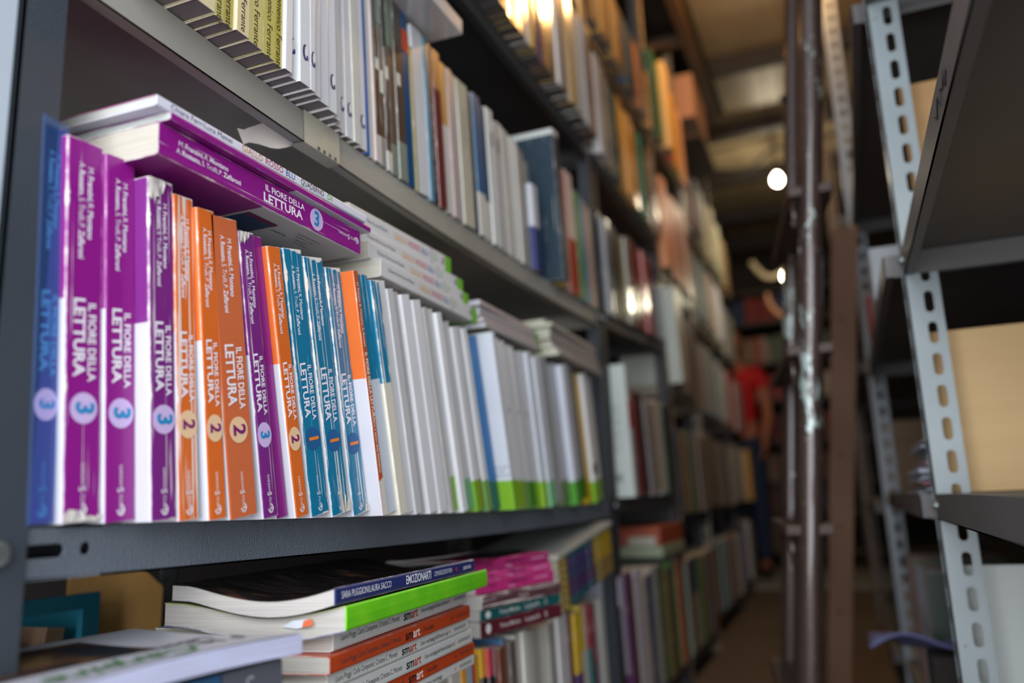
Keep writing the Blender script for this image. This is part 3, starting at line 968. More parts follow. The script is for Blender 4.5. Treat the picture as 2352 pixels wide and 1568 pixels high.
# right of these: small white and navy book, tall dark blue-green one, then colours into the next rack
wn = cover('#c9ccd4', .3); nv = cover('#2a3470', .3)
make_book('book', book_matrix(-.470, 1.300, Z2(1.3) + .0006, 4), .030, .158, .12, [(.5, nv, nv, nv), (1, wn, wn, wn)], 'short book, navy below and white above, before the tall dark blue one', g2)
dk = cover('#16303f', .9, .1); wt = cover('#d0d3ce', .3)
make_book('book', book_matrix(-.450, 1.392, Z2(1.39) + .0006, 5.5), .034, .292, .24, [(.965, dk, dk, dk), (1, wt, wt, wt)], 'tall dark blue-green book showing its broad cover on the pale shelf', g2, hard=True)
ys = [1.43, 1.477, 1.496, 1.519, 1.571, 1.617, 1.655, 1.672, 1.705]
sp = [('#c8a446', {'h': .27, 'wear': .3}), ('#2a2523', {'head': (.36, '#e07a2c'), 'h': .265}), ('#b87b72', {'h': .255}), ('#c2431f', {'head': (.55, '#e3c9c6'), 'h': .26, 'coat': .5}), ('#2f7a40', {'h': .235}), ('#1f78ad', {'h': .232}), ('#bd7c34', {'h': .23}), ('#9c9396', {'h': .225})]
row(sh2, items_from(ys, sp), -.474, ys[0], ys[-1], Z2, .25, 5, seed=24, jx=.002, group=g2, from_end='right of the tall dark one')
# lying on top of the second row
gl = cover('#c6c3c4', .3, 0, .14, coat=1.0); gg = cover('#3f8f33', .3, 0, .2, coat=.6); wq = cover('#c9cac8', .5)
make_book('book', flat_matrix(-.430, .930, 1.176, roll=1), .022, .27, .2, [(1, gl, gl, gl)], 'glossy grey-white book in plastic lying lowest above the picture books', 'books lying above the picture books', hard=True)
make_book('book', flat_matrix(-.438, .936, 1.199, roll=1), .012, .27, .2, [(1, gg, gg, gg)], 'green book lying between a glossy white one and a worn white one', 'books lying above the picture books')
make_book('book', flat_matrix(-.450, .915, 1.2125, roll=1), .020, .27, .18, [(1, wq, wq, wq)], 'worn white book lying topmost above the green one', 'books lying above the picture books')

# ------------------------------------------------------------------ third shelf of the nearest rack
Z3 = lambda y: sagz(1.352, 0.004, B1[0] + .002, B1[1] - .002, y)
ys = [1.03, 1.06, 1.09, 1.12, 1.157, 1.174, 1.193, 1.226, 1.251, 1.271, 1.287, 1.303, 1.333, 1.348, 1.365, 1.403, 1.419, 1.437, 1.476, 1.505, 1.543, 1.571, 1.623, 1.66, 1.705]
GL = {'coat': .4}
cs3 = ['#8d8a80', '#a09a8c', '#4a4038', '#24344a', '#7a5a32', '#8f8a1c', '#b58a3c', '#b39f80', '#c2c1c6', '#b08a48', '#b5a634', '#2b3a6c', '#5a2a20', '#a8783c', '#3a3234', '#b88f52', '#d4d4d4', '#8d7f76', '#c9ccc8', '#b79660', '#d2d8d2', '#cdd2ce', '#9b9a9f', '#8b6a4c']
row('of the dark third shelf', items_from(ys, [(c, dict(GL)) for c in cs3]), -.449, ys[0], ys[-1], Z3, .245, 3.5, seed=31, jx=.003, yj=3.5, group='glossy books on the dark third shelf', from_end='from the left edge', page='#77716b', noun='glossy book')

# ------------------------------------------------------------------ lowest shelf of the nearest rack
ys = [.52, .56, .60, .64, .68, .72, .76, .80, .84, .87, .905, .935, .96, .985, 1.0, 1.018, 1.03, 1.05, 1.065, 1.085, 1.102, 1.128, 1.14, 1.165, 1.19, 1.21, 1.235, 1.27, 1.302, 1.33, 1.35, 1.37, 1.392, 1.415, 1.44, 1.47, 1.495, 1.51, 1.535, 1.56, 1.59, 1.625]
wgr, gry = '#b6b5ae', '#94938f'
bl = '#24252a'
sp = [gry, wgr, gry, wgr, gry, wgr, gry, wgr, '#b9b7ad', gry, '#c4c2b8', wgr, '#cfcdc4',
      (bl, {'head': (.16, '#e0a030')}), (bl, {'head': (.14, '#8fb3c8')}), (bl, {'head': (.14, '#c8363c')}), (bl, {'head': (.2, '#c8a23c')}), (bl, {'head': (.14, '#d9a51e')}), (bl, {'head': (.14, '#cc4a50')}), ('#3a3d42', {'head': (.16, '#9fc0d8')}),
      ('#7a4434', {}), ('#4f7fae', {}), '#6d5f58', '#c9c8be', '#dfe0d2', '#c0c0b8', '#a9a8a2', '#d2d0c6', '#9c9a94', '#c8c9c2',
      (WH, {'foot': (.3, '#a45fa0')}), '#8a6a5c', '#c4c4c8', ('#5a3a4c', {'head': (.4, '#6d4038')}), ('#4c2c66', {'head': (.4, '#cfae2c')}), ('#bcb9b2', {'head': (.3, '#cdb33c')}), '#c6c6c0',
      ('#1c6a66', {'head': (.3, '#8d2a34')}), ('#4a2550', {'head': (.4, '#7a3040')}), '#cdcdca', '#bcc0bc']
row('of the lowest shelf', items_from(ys, sp), -.478, ys[0], ys[-1], .0795, .262, 4, seed=41, jx=.004, group='worn books standing on the lowest shelf', from_end='from the upright', noun='worn book', hj=.006)

# second rack, lowest shelf into third
ys = [1.765, 1.80, 1.86, 1.90, 1.96, 2.0, 2.06, 2.12, 2.18, 2.215, 2.26, 2.31, 2.36, 2.42]
sp = [('#b9bccb', {'h': .29, 'foot': (.3, '#7a3d86')}), ('#552a52', {'h': .295}), ('#c9c8b8', {'h': .28}), ('#b9b6c6', {'h': .29}), ('#c3bba8', {'h': .265}), ('#23406c', {'h': .27, 'crease': .4}), ('#a9acae', {'h': .28}), ('#5a6048', {}), ('#8ea65c', {}), ('#5c2f24', {}), ('#4f8a3a', {}), ('#aca7a6', {}), ('#b56a2c', {})]
row('of the second rack', items_from(ys, sp), -.476, ys[0], ys[-1], .0805, .275, 5, seed=42, jx=.004, group='tall books at the foot of the second rack', from_end='from its near end at the foot')
row('of the third rack', [(1, '#8f9a8c'), (1, '#5a2430'), (1.4, '#b8b2a6', {'head': (.4, '#1f5a8f')}), (.9, '#4a2028'), (1.3, '#577a2c'), (1.6, '#8c8270'), (1.6, '#867c6c'), (1, '#5c4c52'), (1.2, '#a07a26')], -.476, 2.49, 3.02, .0805, .27, 5, seed=43, group='books at the foot of the third rack', from_end='from its near end at the foot')
row('of the fourth rack', [(1, '#a9b4c0'), (1, '#bcc8d4'), (1, '#7d8a90'), (1, '#8fb0b8'), (1, '#c3c9d2'), (1, '#b8a6ae'), (1, '#9a7a4c'), (1, '#bfc6cf')], -.522, 3.12, 4.16, .0805, .27, 5, seed=44, stuff=True)
# broad books lying on them
for (z0, z1, c, nm, lb, x_) in ((.384, .412, '#8f9a80', 'box_file', 'pale green box file lying across the tall books of the second rack', -.462), (.4125, .462, '#9c4628', 'box_file', 'rust red box file with pale labels lying on the pale green one', -.466)):
    e_ = empty(nm, (x_, 2.12, z0))
    b = MB(); b.box((-.27, 0, 0), (0, .30, z1 - z0)); q = b.build('case', plain(c, .55, 0, .1), e_); bevel(q, .002)
    if 'rust' in lb:
        for xa, xb_, cc_ in ((-.245, -.150, '#a9a698'), (-.135, -.105, '#2c6f90'), (-.085, -.012, '#a9a698')):
            patch(e_, [(xa, -.0006, .001), (xb_, -.0006, .001), (xb_, -.0006, .024), (xa, -.0006, .024)], cc_, 'label_patch')
    tag(e_, lb, 'box file', 'box files lying in the second rack')

# second rack, middle shelf
f_ = lambda y: .536 + .008 * (y - 1.745) / .71 
wc = cover('#c3cac6', .2)
o = make_book('book', book_matrix(-.448, 1.815, f_(1.8) + .0006, 5), .034, .30, .24, [(1, wc, wc, wc)], 'large white book showing its printed back cover at the start of the second rack', 'books on the middle shelf of the second rack')
for k in range(14):
    ln_ = (.060, .056, .062, .050, .061, .058, .040, .060, .057, .061, .046, .059, .054, .035)[k]
    patch(o, [(-.078, -.0004, .204 - .0085 * k), (-.078 + ln_, -.0004, .204 - .0085 * k), (-.078 + ln_, -.0004, .2065 - .0085 * k), (-.078, -.0004, .2065 - .0085 * k)], '#8d9895', 'small_print')
bar = MB()
for k in range(12):
    bar.quad([(-.055 + k * .0026, -.0005, .034), (-.055 + k * .0026 + (.0015 if k % 3 else .0009), -.0005, .034), (-.055 + k * .0026 + (.0015 if k % 3 else .0009), -.0005, .052), (-.055 + k * .0026, -.0005, .052)])
bar.build('barcode', plain('#33393a', .6, 0, 0), o)
patch(o, [(.0006, .002, .155), (.0006, .033, .155), (.0006, .033, .215), (.0006, .002, .215)], '#b4481f', 'rust_label')
ys = [1.86, 1.90, 1.93, 1.985, 2.04, 2.10, 2.16, 2.24, 2.32, 2.37, 2.43]
row('of the second rack', items_from(ys, ['#b7b4bc', '#5a463a', ('#2b2522', {'h': .26}), ('#7c3436', {'h': .255}), ('#161413', {'h': .255}), '#8f8784', ('#a9a7a4', {}), ('#c8c4b8', {}), '#2f4a3c', '#4a4644']), -.474, ys[0], ys[-1], f_, .25, 9, seed=51, group='books on the middle shelf of the second rack', from_end='after the large white cover')
# second rack, second shelf (rising) and third shelf
f2 = lambda y: .955 + .05 * (y - 1.745) / .71
ys = [1.762, 1.80, 1.835, 1.87, 1.90, 1.935, 1.97, 2.0, 2.04, 2.08, 2.12, 2.16, 2.20, 2.24, 2.28, 2.32, 2.36, 2.40, 2.44]
c2 = ['#1c1c1e', '#7d7f82', '#17181a', '#3a3432', '#2e2e2c', '#8f8a60', '#173f2c', '#a39b88', '#5e4c48', '#b0544f', '#8a2f34', '#a8393f', '#c87f80', '#9c4448', '#7a2226', '#2f4a52', '#3a2f5c', '#2f5a5a']
row('of the second rack', items_from(ys, [(c, {'coat': .5}) for c in c2]), -.474, ys[0], ys[-1], f2, .23, 5, seed=52, jx=.003, yj=3, group='glossy books on the second shelf of the second rack', from_end='from its near end, second shelf', noun='glossy book')
f3 = lambda y: 1.345 - .02 * (y - 1.745) / .71
ys = [1.762, 1.80, 1.83, 1.86, 1.89, 1.925, 1.955, 1.985, 2.015, 2.045, 2.075, 2.105, 2.14, 2.18, 2.22, 2.26, 2.30, 2.34, 2.38, 2.43]
c3 = ['#cfcfd0', '#8a8c94', '#b6b0a6', '#6e6a62', '#5f6258', '#23443c', '#1f3a36', '#c48a24', '#d09a2c', '#c9901f', '#d39d30', '#cb8f22', '#c48718', '#2a5a34', '#1f6a4c', '#2b5548', '#7a5c3a', '#8a6a46', '#6a5a48']
row('of the second rack', items_from(ys, [(c, {'coat': .3}) for c in c3]), -.462, ys[0], ys[-1], f3, .25, 5, seed=53, jx=.004, yj=2.5, group='books on the third shelf of the second rack', from_end='from its near end on the third shelf')
f4 = lambda y: 1.715 - .03 * (y - 1.745) / .71
row('of the second rack', [(1, '#8a5c2c'), (1, '#b98a3c'), (.8, '#2f2a26'), (1, '#c49a4c'), (1, '#5a4630'), (1.2, '#2b5a8a'), (1, '#1f2630'), (1, '#b07a4c'), (1, '#4a3a2c'), (1, '#d0a860')], -.462, 1.78, 2.44, f4, .2, 6, seed=54, group='books on the fourth shelf of the second rack', from_end='from its near end on the fourth shelf', wrap=.6)
row('of the nearest rack', [(1, '#b98a3c'), (1, '#3a2f26'), (1, '#c4a06c'), (1, '#7a5c3a'), (1, '#c9b48c')], -.462, 1.45, 1.70, 1.7405, .2, 5, seed=55, group='books on the topmost shelf of the nearest rack', from_end='from the left of the topmost shelf', wrap=.6)

# third rack rows
row('of the third rack', [(1, '#2a2826'), (1, '#a39c94'), (1, '#b5892c'), (1, '#4a241c'), (1, '#3a5a40'), (1.2, '#c2baa4'), (1, '#38304a'), (1, '#6a6460'), (2.4, '#9a9086'), (2, '#8c847c')], -.470, 2.49, 3.02, .4855, .25, 6, seed=61, group='books above the foot of the third rack', from_end='from its near end, one shelf up')
row('of the third rack', [(2.6, '#bcc0b4', {'h': .30, 'x': .03}), (.7, '#6a1f22'), (1.2, '#8a7468'), (1, '#9a9288'), (1, '#6c625a'), (1.3, '#8f8a84'), (1.2, '#7a6e66')], -.470, 2.49, 2.95, .8785, .25, 9, seed=62, group='books on the middle shelf of the third rack', from_end='from its near end on the middle shelf')
row('of the third rack', [(1.6, '#d08a58', {'x': .01}), (.8, '#5f6a62'), (1.3, '#c79684'), (1.2, '#b98d74'), (1, '#b0642c'), (1, '#6f6a3c'), (1.3, '#cba79c'), (1, '#4a2a22')], -.465, 2.49, 3.02, 1.2525, .30, 6, seed=63, group='books on the upper shelf of the third rack', from_end='from its near end on the upper shelf')
row('of the third rack', [(2, '#1f4a2a'), (1.6, '#d7b06c', {'x': .02}), (1, '#c4432a'), (1, '#e0823c'), (1, '#d8a31e'), (1, '#9aa82a'), (1.2, '#d9a877'), (1, '#cf9c7a')], -.455, 2.49, 3.02, 1.7005, .30, 5, seed=64, group='books on the topmost shelf of the third rack', from_end='from its near end on the topmost shelf')
# fourth rack rows
for zz_, cols, sd, nm in ((.4905, ['#8c8278', '#9a9288', '#7a7068', '#a49c90', '#6c6460', '#8f8a84', '#b0a8a0'], 71, 'one shelf up'),
                      (.8755, ['#8a7a70', '#9c8a80', '#aeb4ba', '#b9c2c8', '#9fb4c0', '#c3c9cc', '#a8aeb4', '#c4c8cc'], 72, 'on the middle shelf'),
                      (1.2855, ['#4a2a26', '#a49a90', '#9c98a8', '#6c8c98', '#b0a498', '#c0aaa0', '#c8ccd4', '#d4d0d8'], 73, 'on the upper shelf'),
                      (1.7005, ['#6a6450', '#5c5448', '#8a5a5c', '#4a2f3c', '#b0a890', '#c8bca0', '#cfc8ac'], 74, 'on the topmost shelf')):
    row('of the fourth rack', [(1, c) for c in cols], -.515, 3.12, 4.16, zz_, .27, 7, seed=sd, jx=.01, stuff=True)
for zz_, cols, sd, nm in ((.0805, ['#3a5a80', '#b0606a', '#5a6a9c', '#c8c8cc', '#3f6a4c', '#c4c9d0'], 80, 'at its foot'),
                      (.5005, ['#d8a8b4', '#d4d4d8', '#c9d0cc', '#dcd8c8', '#d8c0a0', '#cfd4d8', '#d0a04c'], 81, 'one shelf up'),
                      (.9005, ['#c9909c', '#d04858', '#d89aa4', '#b8b0b0', '#c05060'], 82, 'on the middle shelf'),
                      (1.3305, ['#d8d8dc', '#d0d4d0', '#c9c9cc', '#e0dcd0'], 83, 'on the upper shelf'),
                      (1.7605, ['#dce0c8', '#e4e0c0', '#c8d0b0', '#e0c090', '#d8b088'], 84, 'on the topmost shelf')):
    row('of the furthest left rack', [(1, c) for c in cols], -.565, 4.27, 5.23, zz_, .29, 4, seed=sd, jx=.02, stuff=True)

# ------------------------------------------------------------------ pile of art schoolbooks under the slate shelf
def bent_book(name, w, h, d, M, c_top, c_spine, c_edge, label, group, page='#c9c3b8', droop=.012, lift=0.0, c_bot=None):
    """soft thick book lying flat: spine on local x=0, leaves sagging then curling up at the fore edge"""
    o = empty(name, mat=M)
    n = 18
    def dz(u):
        return -droop * math.sin(PI * min(1, u * 1.15)) * (1 - .35 * u) + lift * u * u
    cbm = MB(); pb = MB()
    t = .0008
    for k in range(n):
        a, c = k / n, (k + 1) / n
        xa, xc = -d * a, -d * c
        for (y0, y1, mb, mi, z0, z1) in ((w - t, w, cbm, 0, 0, h), (0, t, cbm, 2, 0, h), (t, w - t, pb, 0, .001, h - .001)):
            # y is thickness; sag acts on y
            P = [(xa, y0 + dz(a), z0), (xc, y0 + dz(c), z0), (xc, y1 + dz(c), z0), (xa, y1 + dz(a), z0), (xa, y0 + dz(a), z1), (xc, y0 + dz(c), z1), (xc, y1 + dz(c), z1), (xa, y1 + dz(a), z1)]
            for f in ((0, 1, 2, 3), (4, 7, 6, 5), (0, 4, 5, 1), (3, 2, 6, 7)):
                mb.quad([P[i] for i in f], mi, [(abs(P[i][0]), min(P[i][2], h - P[i][2])) for i in f])
            if k == n - 1:
                mb.quad([P[i] for i in (1, 5, 6, 2)], mi)
            if k == 0:
                mb.quad([P[i] for i in (0, 3, 7, 4)], mi)
    r = .0016
    S = [(0, 0), (.0012, r), (.0016, w * .5), (.0012, w - r), (0, w)]
    for i in range(4):
        zs = [0, .006, h * .5, h - .006, h]
        for a, c in zip(zs[:-1], zs[1:]):
            cbm.quad([(*S[i], a), (*S[i + 1], a), (*S[i + 1], c), (*S[i], c)], 1, [(min(S[i][1], w - S[i][1]), min(a, h - a)), (min(S[i + 1][1], w - S[i + 1][1]), min(a, h - a)), (min(S[i + 1][1], w - S[i + 1][1]), min(c, h - c)), (min(S[i][1], w - S[i][1]), min(c, h - c))])
    cbm.quad([(*p, 0) for p in S] , 1); cbm.quad([(*p, h) for p in reversed(S)], 1)
    cbm.build('cover', [c_top, c_spine, c_bot or c_top], o, merge=False)
    pb.build('page_block', pages(page), o, merge=False)
    tag(o, label, 'book', group)
    return o
gp = 'art schoolbooks piled under the slate shelf'
def on_pile(y, z, x=-.372, yaw=5.0):
    return flat_matrix(x, y, z, yaw=yaw)
# photograph-like dark cover for the top book
mm_, nt_, b_ = new_mat('dark_printed_cover')
f_n = noise(nt_, coords(nt_, (9, 9, 30)), 3.0, 5, .6)
cr_ = node(nt_, 'ShaderNodeValToRGB')
cr_.color_ramp.elements[0].position = .42; cr_.color_ramp.elements[0].color = (*rgb('#16120f'), 1)
cr_.color_ramp.elements[1].position = .72; cr_.color_ramp.elements[1].color = (*rgb('#7a4a34'), 1)
e = cr_.color_ramp.elements.new(.6); e.color = (*rgb('#2b2624'), 1)
nt_.links.new(f_n, cr_.inputs[0]); nt_.links.new(cr_.outputs[0], b_.inputs['Base Color'])
b_.inputs['Roughness'].default_value = .14
NAVY = cover('#25316e', .6, 0, .3, coat=.3)
z = .4595
emo = bent_book('school_book', .0135, .300, .152, on_pile(.848, z, -.399, 4.2), mm_, NAVY, None, 'navy-spined art book with a dark glossy cover, topmost under the slate shelf', gp, '#cfcac4', .0115, .004)
run_fit(emo, [('SARA PUGGIONI', .002), ('LAURA SACCO', .002)], .292, .0070, .0078, .086, '#e6e8f0', 'authors', .0020)
run_fit(emo, [('EMOZIONARTI', .012)], .176, .0071, .0108, .056, '#eef0f6', 'title', .0020)
run_fit(emo, [('COMUNICAZIONE VISIVA', 0)], .112, .0070, .0064, .046, '#dfe2ee', 'subtitle', .0020)
patch(emo, [(.0021, .0098, .050), (.0021, .0070, .0585), (.0021, .0040, .050), (.0021, .0070, .0545)], '#d8283c', 'emblem')
run_fit(emo, [('paravia', .008)], .034, .0070, .0066, .022, '#dfe2ee', 'publisher', .0020)
# bright green cloth-taped spine
gmt, ntg, bg_ = new_mat('green_painted_tape')
fg = noise(ntg, coords(ntg, (60, 420, 9)), 1.0, 4, .6)
fg2 = noise(ntg, coords(ntg), 28, 3)
ntg.links.new(mixc(ntg, fg2, mixc(ntg, fg, rgb('#2fa30a'), rgb('#4fd21a')), rgb('#8fe52a')), bg_.inputs['Base Color'])
bg_.inputs['Roughness'].default_value = .35
z -= .0193
grn = bent_book('school_book', .0188, .330, .168, on_pile(.884, z, -.400, 5.0), cover('#8fa52a', .5), gmt, None, 'thick book with a hand-painted bright green spine, second of the art pile', gp, '#cdc8c0', .0105, .003, c_bot=cover('#2f4a86', .5))
# torn scrap between its pages
sc_ = MB()
sc_.quad([(-.055, .003, .3305), (-.042, .002, .3315), (-.030, .004, .332), (-.034, .009, .3305), (-.046, .008, .3310)])
sc_.build('paper_scrap', plain('#cfd4dc', .8), grn)
sc2 = MB(); sc2.quad([(-.036, .003, .333), (-.026, .005, .3335), (-.028, .0095, .332), (-.035, .008, .3325)])
sc2.build('orange_scrap', plain('#d8693a', .7), grn)
SM = [('w', .0180, 'white', 'third from the top', -.422, .877, "L'arte e i suoi linguaggi dalla Preistoria al Settecento"), ('o', .0142, 'rust orange', 'fourth from the top', -.414, .868, 'Il mio album'),
      ('w', .0126, 'white', 'fifth from the top', -.418, .870, "L'arte e i suoi linguaggi dall'Ottocento a oggi"), ('w', .0160, 'white', 'sixth from the top', -.420, .884, "L'arte e i suoi linguaggi dalla Preistoria al Settecento"), ('o', .0142, 'rust orange', 'seventh from the top', -.424, .897, 'Il mio album'), ('w', .0120, 'white', 'lowest visible', -.426, .900, "L'arte e i suoi linguaggi")]
for i, (k, th, cn, pos, xx, yy, sub) in enumerate(SM):
    z -= th + .0004
    cm_ = cover('#c4481f' if k == 'o' else '#d3d5d2', .5, 0, .35)
    wmm = cover('#d3d5d2', .4)
    o = make_book('school_book', on_pile(yy, z, xx, 5.5 - .4 * i), th, .308 + .004 * (i % 2), .17, [(1, wmm if k == 'w' else cm_, cm_, wmm if k == 'w' else cm_)],
                  'art schoolbook with %s spine, %s in the green-spined pile' % (cn, pos), gp, '#cbc7bd', r=.0022)
    hh = .308
    run_fit(o, [('Laura Poggi, Carla Campanini, Cristina C. Moretti', 0)], hh - .012, th * .5, .0066, .112, '#4a4644', 'authors')
    run_fit(o, [('sm', .02)], hh - .134, th * .5, min(.0125, th * .85), .0165, '#17161a', 'title')
    run_fit(o, [('art', .02)], hh - .1515, th * .5, min(.0125, th * .85), .0155, '#f0e9e4' if k == 'o' else '#b8402c', 'title')
    run_fit(o, [(sub, .003)], hh - .176, th * .5, .0060 if k == 'w' else .0072, (.072 if k == 'w' else .026) if i != 5 else .04, '#35302e', 'subtitle')
    patch(o, [(.0004, th * .68, .052), (.0004, th * .5, .059), (.0004, th * .32, .052), (.0004, th * .5, .0555)], '#c2412c' if k == 'w' else '#5a2414', 'emblem')
    spine_text(o, 'E. BRUNO MONDADORI', .044, th * .5, .0048, '#4a4644', name='publisher', bold=.002, xs=.7)
sh = MB(); n = 12
def shp(a, c):
    x_ = -.470 - .31 * a; y_ = .86 + .38 * c
    return (x_, y_, .4600 + .0025 * math.sin(9 * c + 4 * a) - .05 * a * a + .004 * math.sin(23 * c) * a)
for i in range(n * 2):
    for j in range(n):
        sh.quad([shp(i / n / 2, j / n), shp((i + 1) / n / 2, j / n), shp((i + 1) / n / 2, (j + 1) / n), shp(i / n / 2, (j + 1) / n)])
o = sh.build('plastic_sheet', plain('#17171a', .25, 0, .1), None, smooth=True)
tag(o, 'black plastic sheet spread over the books behind the navy-spined one', 'plastic sheet')
st_ = MB(); st_.tube([(-.53, .88, .468), (-.52, .92, .467), (-.51, 1.0, .466), (-.505, 1.1, .467)], .0012, 6)
o = st_.build('string', plain('#a8a8a4', .7), None, smooth=True)
tag(o, 'white string end lying on the black plastic sheet', 'string')

# floppy square album at the lower left, resting on black volumes
blk = cover('#141318', .6, 0, .3, coat=.3)
alb = empty('album', (-.36, .487, .44))
TL = [Vector((-.362, .489, .4495)), Vector((-.405, .285, .4410)), Vector((-.585, .325, .4430)), Vector((-.530, .502, .4475))]  # right-near, left-near, left-back, right-back
def surf(u, v, dz=0.0):
    p = TL[0].lerp(TL[1], u); q = TL[3].lerp(TL[2], u)
    r_ = p.lerp(q, v)
    return (r_.x, r_.y, r_.z + .004 * math.sin(PI * u) * (1 - v) - .003 * math.sin(PI * v) + dz)
alc, ntl, bl_ = new_mat('album_cover')
uvn = node(ntl, 'ShaderNodeUVMap'); sx_ = node(ntl, 'ShaderNodeSeparateXYZ'); ntl.links.new(uvn.outputs[0], sx_.inputs[0])
inpic = mth(ntl, 'MULTIPLY', mth(ntl, 'MULTIPLY', mth(ntl, 'GREATER_THAN', sx_.outputs[0], .28), mth(ntl, 'GREATER_THAN', sx_.outputs[1], .36)), mth(ntl, 'LESS_THAN', sx_.outputs[1], .90))
pcn = noise(ntl, coords(ntl), 22, 5)
rmp = node(ntl, 'ShaderNodeValToRGB'); rmp.color_ramp.elements[0].position = .38; rmp.color_ramp.elements[0].color = (*rgb('#1f242c'), 1)
rmp.color_ramp.elements[1].position = .66; rmp.color_ramp.elements[1].color = (*rgb('#8a6f48'), 1)
e = rmp.color_ramp.elements.new(.52); e.color = (*rgb('#4a3428'), 1)
ntl.links.new(pcn, rmp.inputs[0])
ntl.links.new(mixc(ntl, inpic, rgb('#b9bbc4'), rmp.outputs[0]), bl_.inputs['Base Color'])
bl_.inputs['Roughness'].default_value = .3
ab = MB(); pb = MB(); n = 14
for i in range(n):
    for j in range(n):
        u0, u1, v0, v1 = i / n, (i + 1) / n, j / n, (j + 1) / n
        ab.quad([surf(u0, v0), surf(u0, v1), surf(u1, v1), surf(u1, v0)], 0, [(u0, v0), (u0, v1), (u1, v1), (u1, v0)])
for i in range(n):
    u0, u1 = i / n, (i + 1) / n
    for (v) in (0.0, 1.0):
        pb.quad([surf(u0, v, -.0006), surf(u1, v, -.0006), surf(u1, v, -.0135), surf(u0, v, -.0135)])
        pb.quad([surf(0.0 if v == 0 else 1.0, u0, -.0006), surf(0.0 if v == 0 else 1.0, u1, -.0006), surf(0.0 if v == 0 else 1.0, u1, -.0135), surf(0.0 if v == 0 else 1.0, u0, -.0135)])
    for j in range(n):
        pb.quad([surf(i / n, j / n, -.0135), surf((i + 1) / n, j / n, -.0135), surf((i + 1) / n, (j + 1) / n, -.0135), surf(i / n, (j + 1) / n, -.0135)])
adopt(ab.build('cover', alc, None), alb)
adopt(pb.build('page_block', pages('#c3c6e2', 2), None), alb)
def on_cover(s, u, v, size, color, bold, xs=1.0, name='title', shear=0.0):
    p = Vector(surf(u, v, .0016)) - alb.location
    R = (TL[1] - TL[0]).normalized(); U = (TL[0] - TL[3]).normalized() * -1
    U = (U - R * U.dot(R)).normalized()
    return write(alb, s, p, R * 1, U * -1, size, color, name, bold, xs, shear)
on_cover('F leve per', .06, .26, .024, '#24242c', .01, .9)
on_cover('Carpire', .30, .13, .034, '#2f6a2c', .012, .9, shear=.3)
on_cover('Laboratorio', .10, .38, .018, '#24242c', .02, .9)
tag(alb, 'floppy white album with a painting on its cover at the lower left', 'book')
def black_vol(nm, y0, y1, x0, yaw, z0, th, label, deco):
    o = make_book(nm, flat_matrix(x0, y1, z0, yaw=yaw, pitch=2.0), th, y1 - y0, .16, [(1, blk, blk, blk)], label, 'black volumes under the white album', '#b9b4a8', r=.002)
    deco(o, th, y1 - y0)
    return o
def d1(o, th, h):
    patch(o, [(.0004, 0, .075), (.0004, 0, .048), (.0004, th, .048), (.0004, th, .075)], '#234a6c', 'blue_label')
    write(o, 'B', (.0006, th * .5, .069), (0, 0, -1), (0, 1, 0), .020, '#c9d4dc', 'initial', .04)
    sv = patch(o, [(.0003, 0, .047), (.0003, 0, .0), (.0003, th, .0), (.0003, th, .047)], '#4a4c54', 'tape')
    write(o, 'S', (.0006, th * .5, .032), (0, 0, -1), (0, 1, 0), .018, '#8c8e96', 'emblem', 0, .8, .3)
def d2(o, th, h):
    write(o, 'S', (.0006, th * .5, .026), (0, 0, -1), (0, 1, 0), .011, '#d8d8da', 'emblem', .01, .7, .3)
black_vol('hardback', .25, .481, -.372, -13, .4085, .0255, 'black volume with a blue label B under the white album', d1)
black_vol('hardback', .24, .497, -.362, -10, .3878, .0200, 'black volume with a small white scroll, below the one with the label B', d2)
black_vol('hardback', .23, .512, -.358, -9, .3668, .0205, 'lowest black volume under the white album', d2)
cr = MB(); cr.box((-.53, .375, .0805), (-.42, .50, .3575))
o = cr.build('carton', plain('#5a4a3a', .85, 0, .1)); bevel(o, .002)
tag(o, 'low carton holding up the black volumes', 'box')

